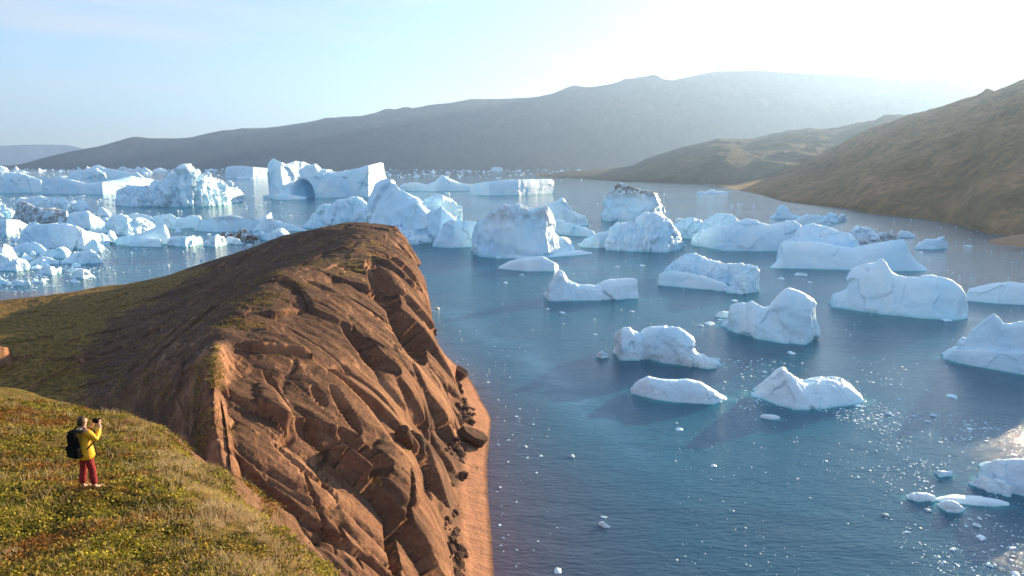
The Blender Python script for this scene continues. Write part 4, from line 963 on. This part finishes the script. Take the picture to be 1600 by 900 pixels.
skin_mesh('hair', [(0,-.06,1.55),(0,-.045,1.64),(0,-.02,1.715),(0,.05,1.755)], [(0,1),(1,2),(2,3)], [(.055,.05),(.088,.075),(.085,.085),(.06,.045)], HAIR, pers)
for sx in (-1, 1): skin_mesh('ear', [(sx*.078,.03,1.63),(sx*.084,.025,1.66)], [(0,1)], [(.01,.018),(.011,.02)], SKIN, body, 1)
skin_mesh('nose', [(0,.12,1.675),(0,.138,1.645)], [(0,1)], [.011,.016], SKIN, body, 1)
def box_obj(name, c, s, mat, parent, bev=.02, seg=3, rot=(0,0,0), taper=1.):
    bm = bmesh.new(); bmesh.ops.create_cube(bm, size=1)
    for v_ in bm.verts:
        k = taper if v_.co.z > 0 else 1
        v_.co = Vector((v_.co.x*s[0]*k, v_.co.y*s[1]*k, v_.co.z*s[2]))
    bmesh.ops.bevel(bm, geom=bm.edges[:], offset=bev, segments=seg, profile=.6, affect='EDGES')
    for f in bm.faces: f.smooth = True
    m_ = bpy.data.meshes.new(name); bm.to_mesh(m_); bm.free(); m_.materials.append(mat)
    o = bpy.data.objects.new(name, m_); C.objects.link(o); o.location = c; o.rotation_euler = rot
    if parent: o.parent = parent
    return o
pack = bpy.data.objects.new('backpack', None); C.objects.link(pack); pack.location = pers.location; pack.rotation_euler = pers.rotation_euler; pack.scale = pers.scale
tag(pack, 'black backpack worn on the back of the person in the yellow jacket', 'backpack')
box_obj('pack_body', (0,-.245,1.16), (.29,.17,.58), BLK, pack, .075, 4, (R(4),0,0), .85)
box_obj('front_pocket', (0,-.335,1.05), (.22,.06,.28), BLK, pack, .03, 3, (R(4),0,0))
box_obj('top_lid', (0,-.215,1.475), (.24,.16,.06), BLK, pack, .028, 3, (R(8),0,0))
for sx in (-1, 1):
    skin_mesh('shoulder_strap', [(sx*.10,-.16,1.44),(sx*.13,-.06,1.535),(sx*.135,.05,1.51),(sx*.13,.165,1.38),(sx*.17,.12,1.16),(sx*.19,-.10,1.04)], [(0,1),(1,2),(2,3),(3,4),(4,5)], [(.028,.012)]*6, BLK, pack, 1)
ph = bpy.data.objects.new('photo_camera', None); C.objects.link(ph); ph.location = pers.location; ph.rotation_euler = pers.rotation_euler; ph.scale = pers.scale
tag(ph, 'small dark camera held up in both hands by the person in the yellow jacket', 'camera')
box_obj('camera_body', (0,.30,1.56), (.14,.06,.09), BLK, ph, .012)
box_obj('viewfinder', (0,.30,1.617), (.05,.05,.03), BLK, ph, .006)
bm = bmesh.new(); bmesh.ops.create_cone(bm, cap_ends=True, segments=24, radius1=.034, radius2=.038, depth=.10)
m_ = bpy.data.meshes.new('lens'); bm.to_mesh(m_); bm.free(); m_.materials.append(BLK); o = bpy.data.objects.new('lens', m_); C.objects.link(o); o.parent = ph; o.location = (0,.375,1.56); o.rotation_euler = (R(90),0,0)

# ------------------------------------------------------------------ haze over the fjord
bm = bmesh.new(); bmesh.ops.create_cube(bm, size=1)
for v_ in bm.verts: v_.co = Vector((v_.co.x*36000, v_.co.y*36000, (-12 if v_.co.z < 0 else 1320)))
hm_ = bpy.data.meshes.new('haze'); bm.to_mesh(hm_); bm.free()
hz_m = bpy.data.materials.new('haze_air'); hz_m.use_nodes = True; t = hz_m.node_tree; t.nodes.clear()
o_ = t.nodes.new('ShaderNodeOutputMaterial'); pv = t.nodes.new('ShaderNodeVolumePrincipled')
pv.inputs['Color'].default_value = (.39, .62, 1, 1); pv.inputs['Density'].default_value = 6.5e-5; pv.inputs['Anisotropy'].default_value = .45
t.links.new(pv.outputs[0], o_.inputs['Volume']); hm_.materials.append(hz_m)
hz_o = bpy.data.objects.new('haze', hm_); C.objects.link(hz_o); tag(hz_o, kind='stuff'); hz_o['label'] = 'thin blue haze filling the air over the fjord'; hz_o['category'] = 'haze'
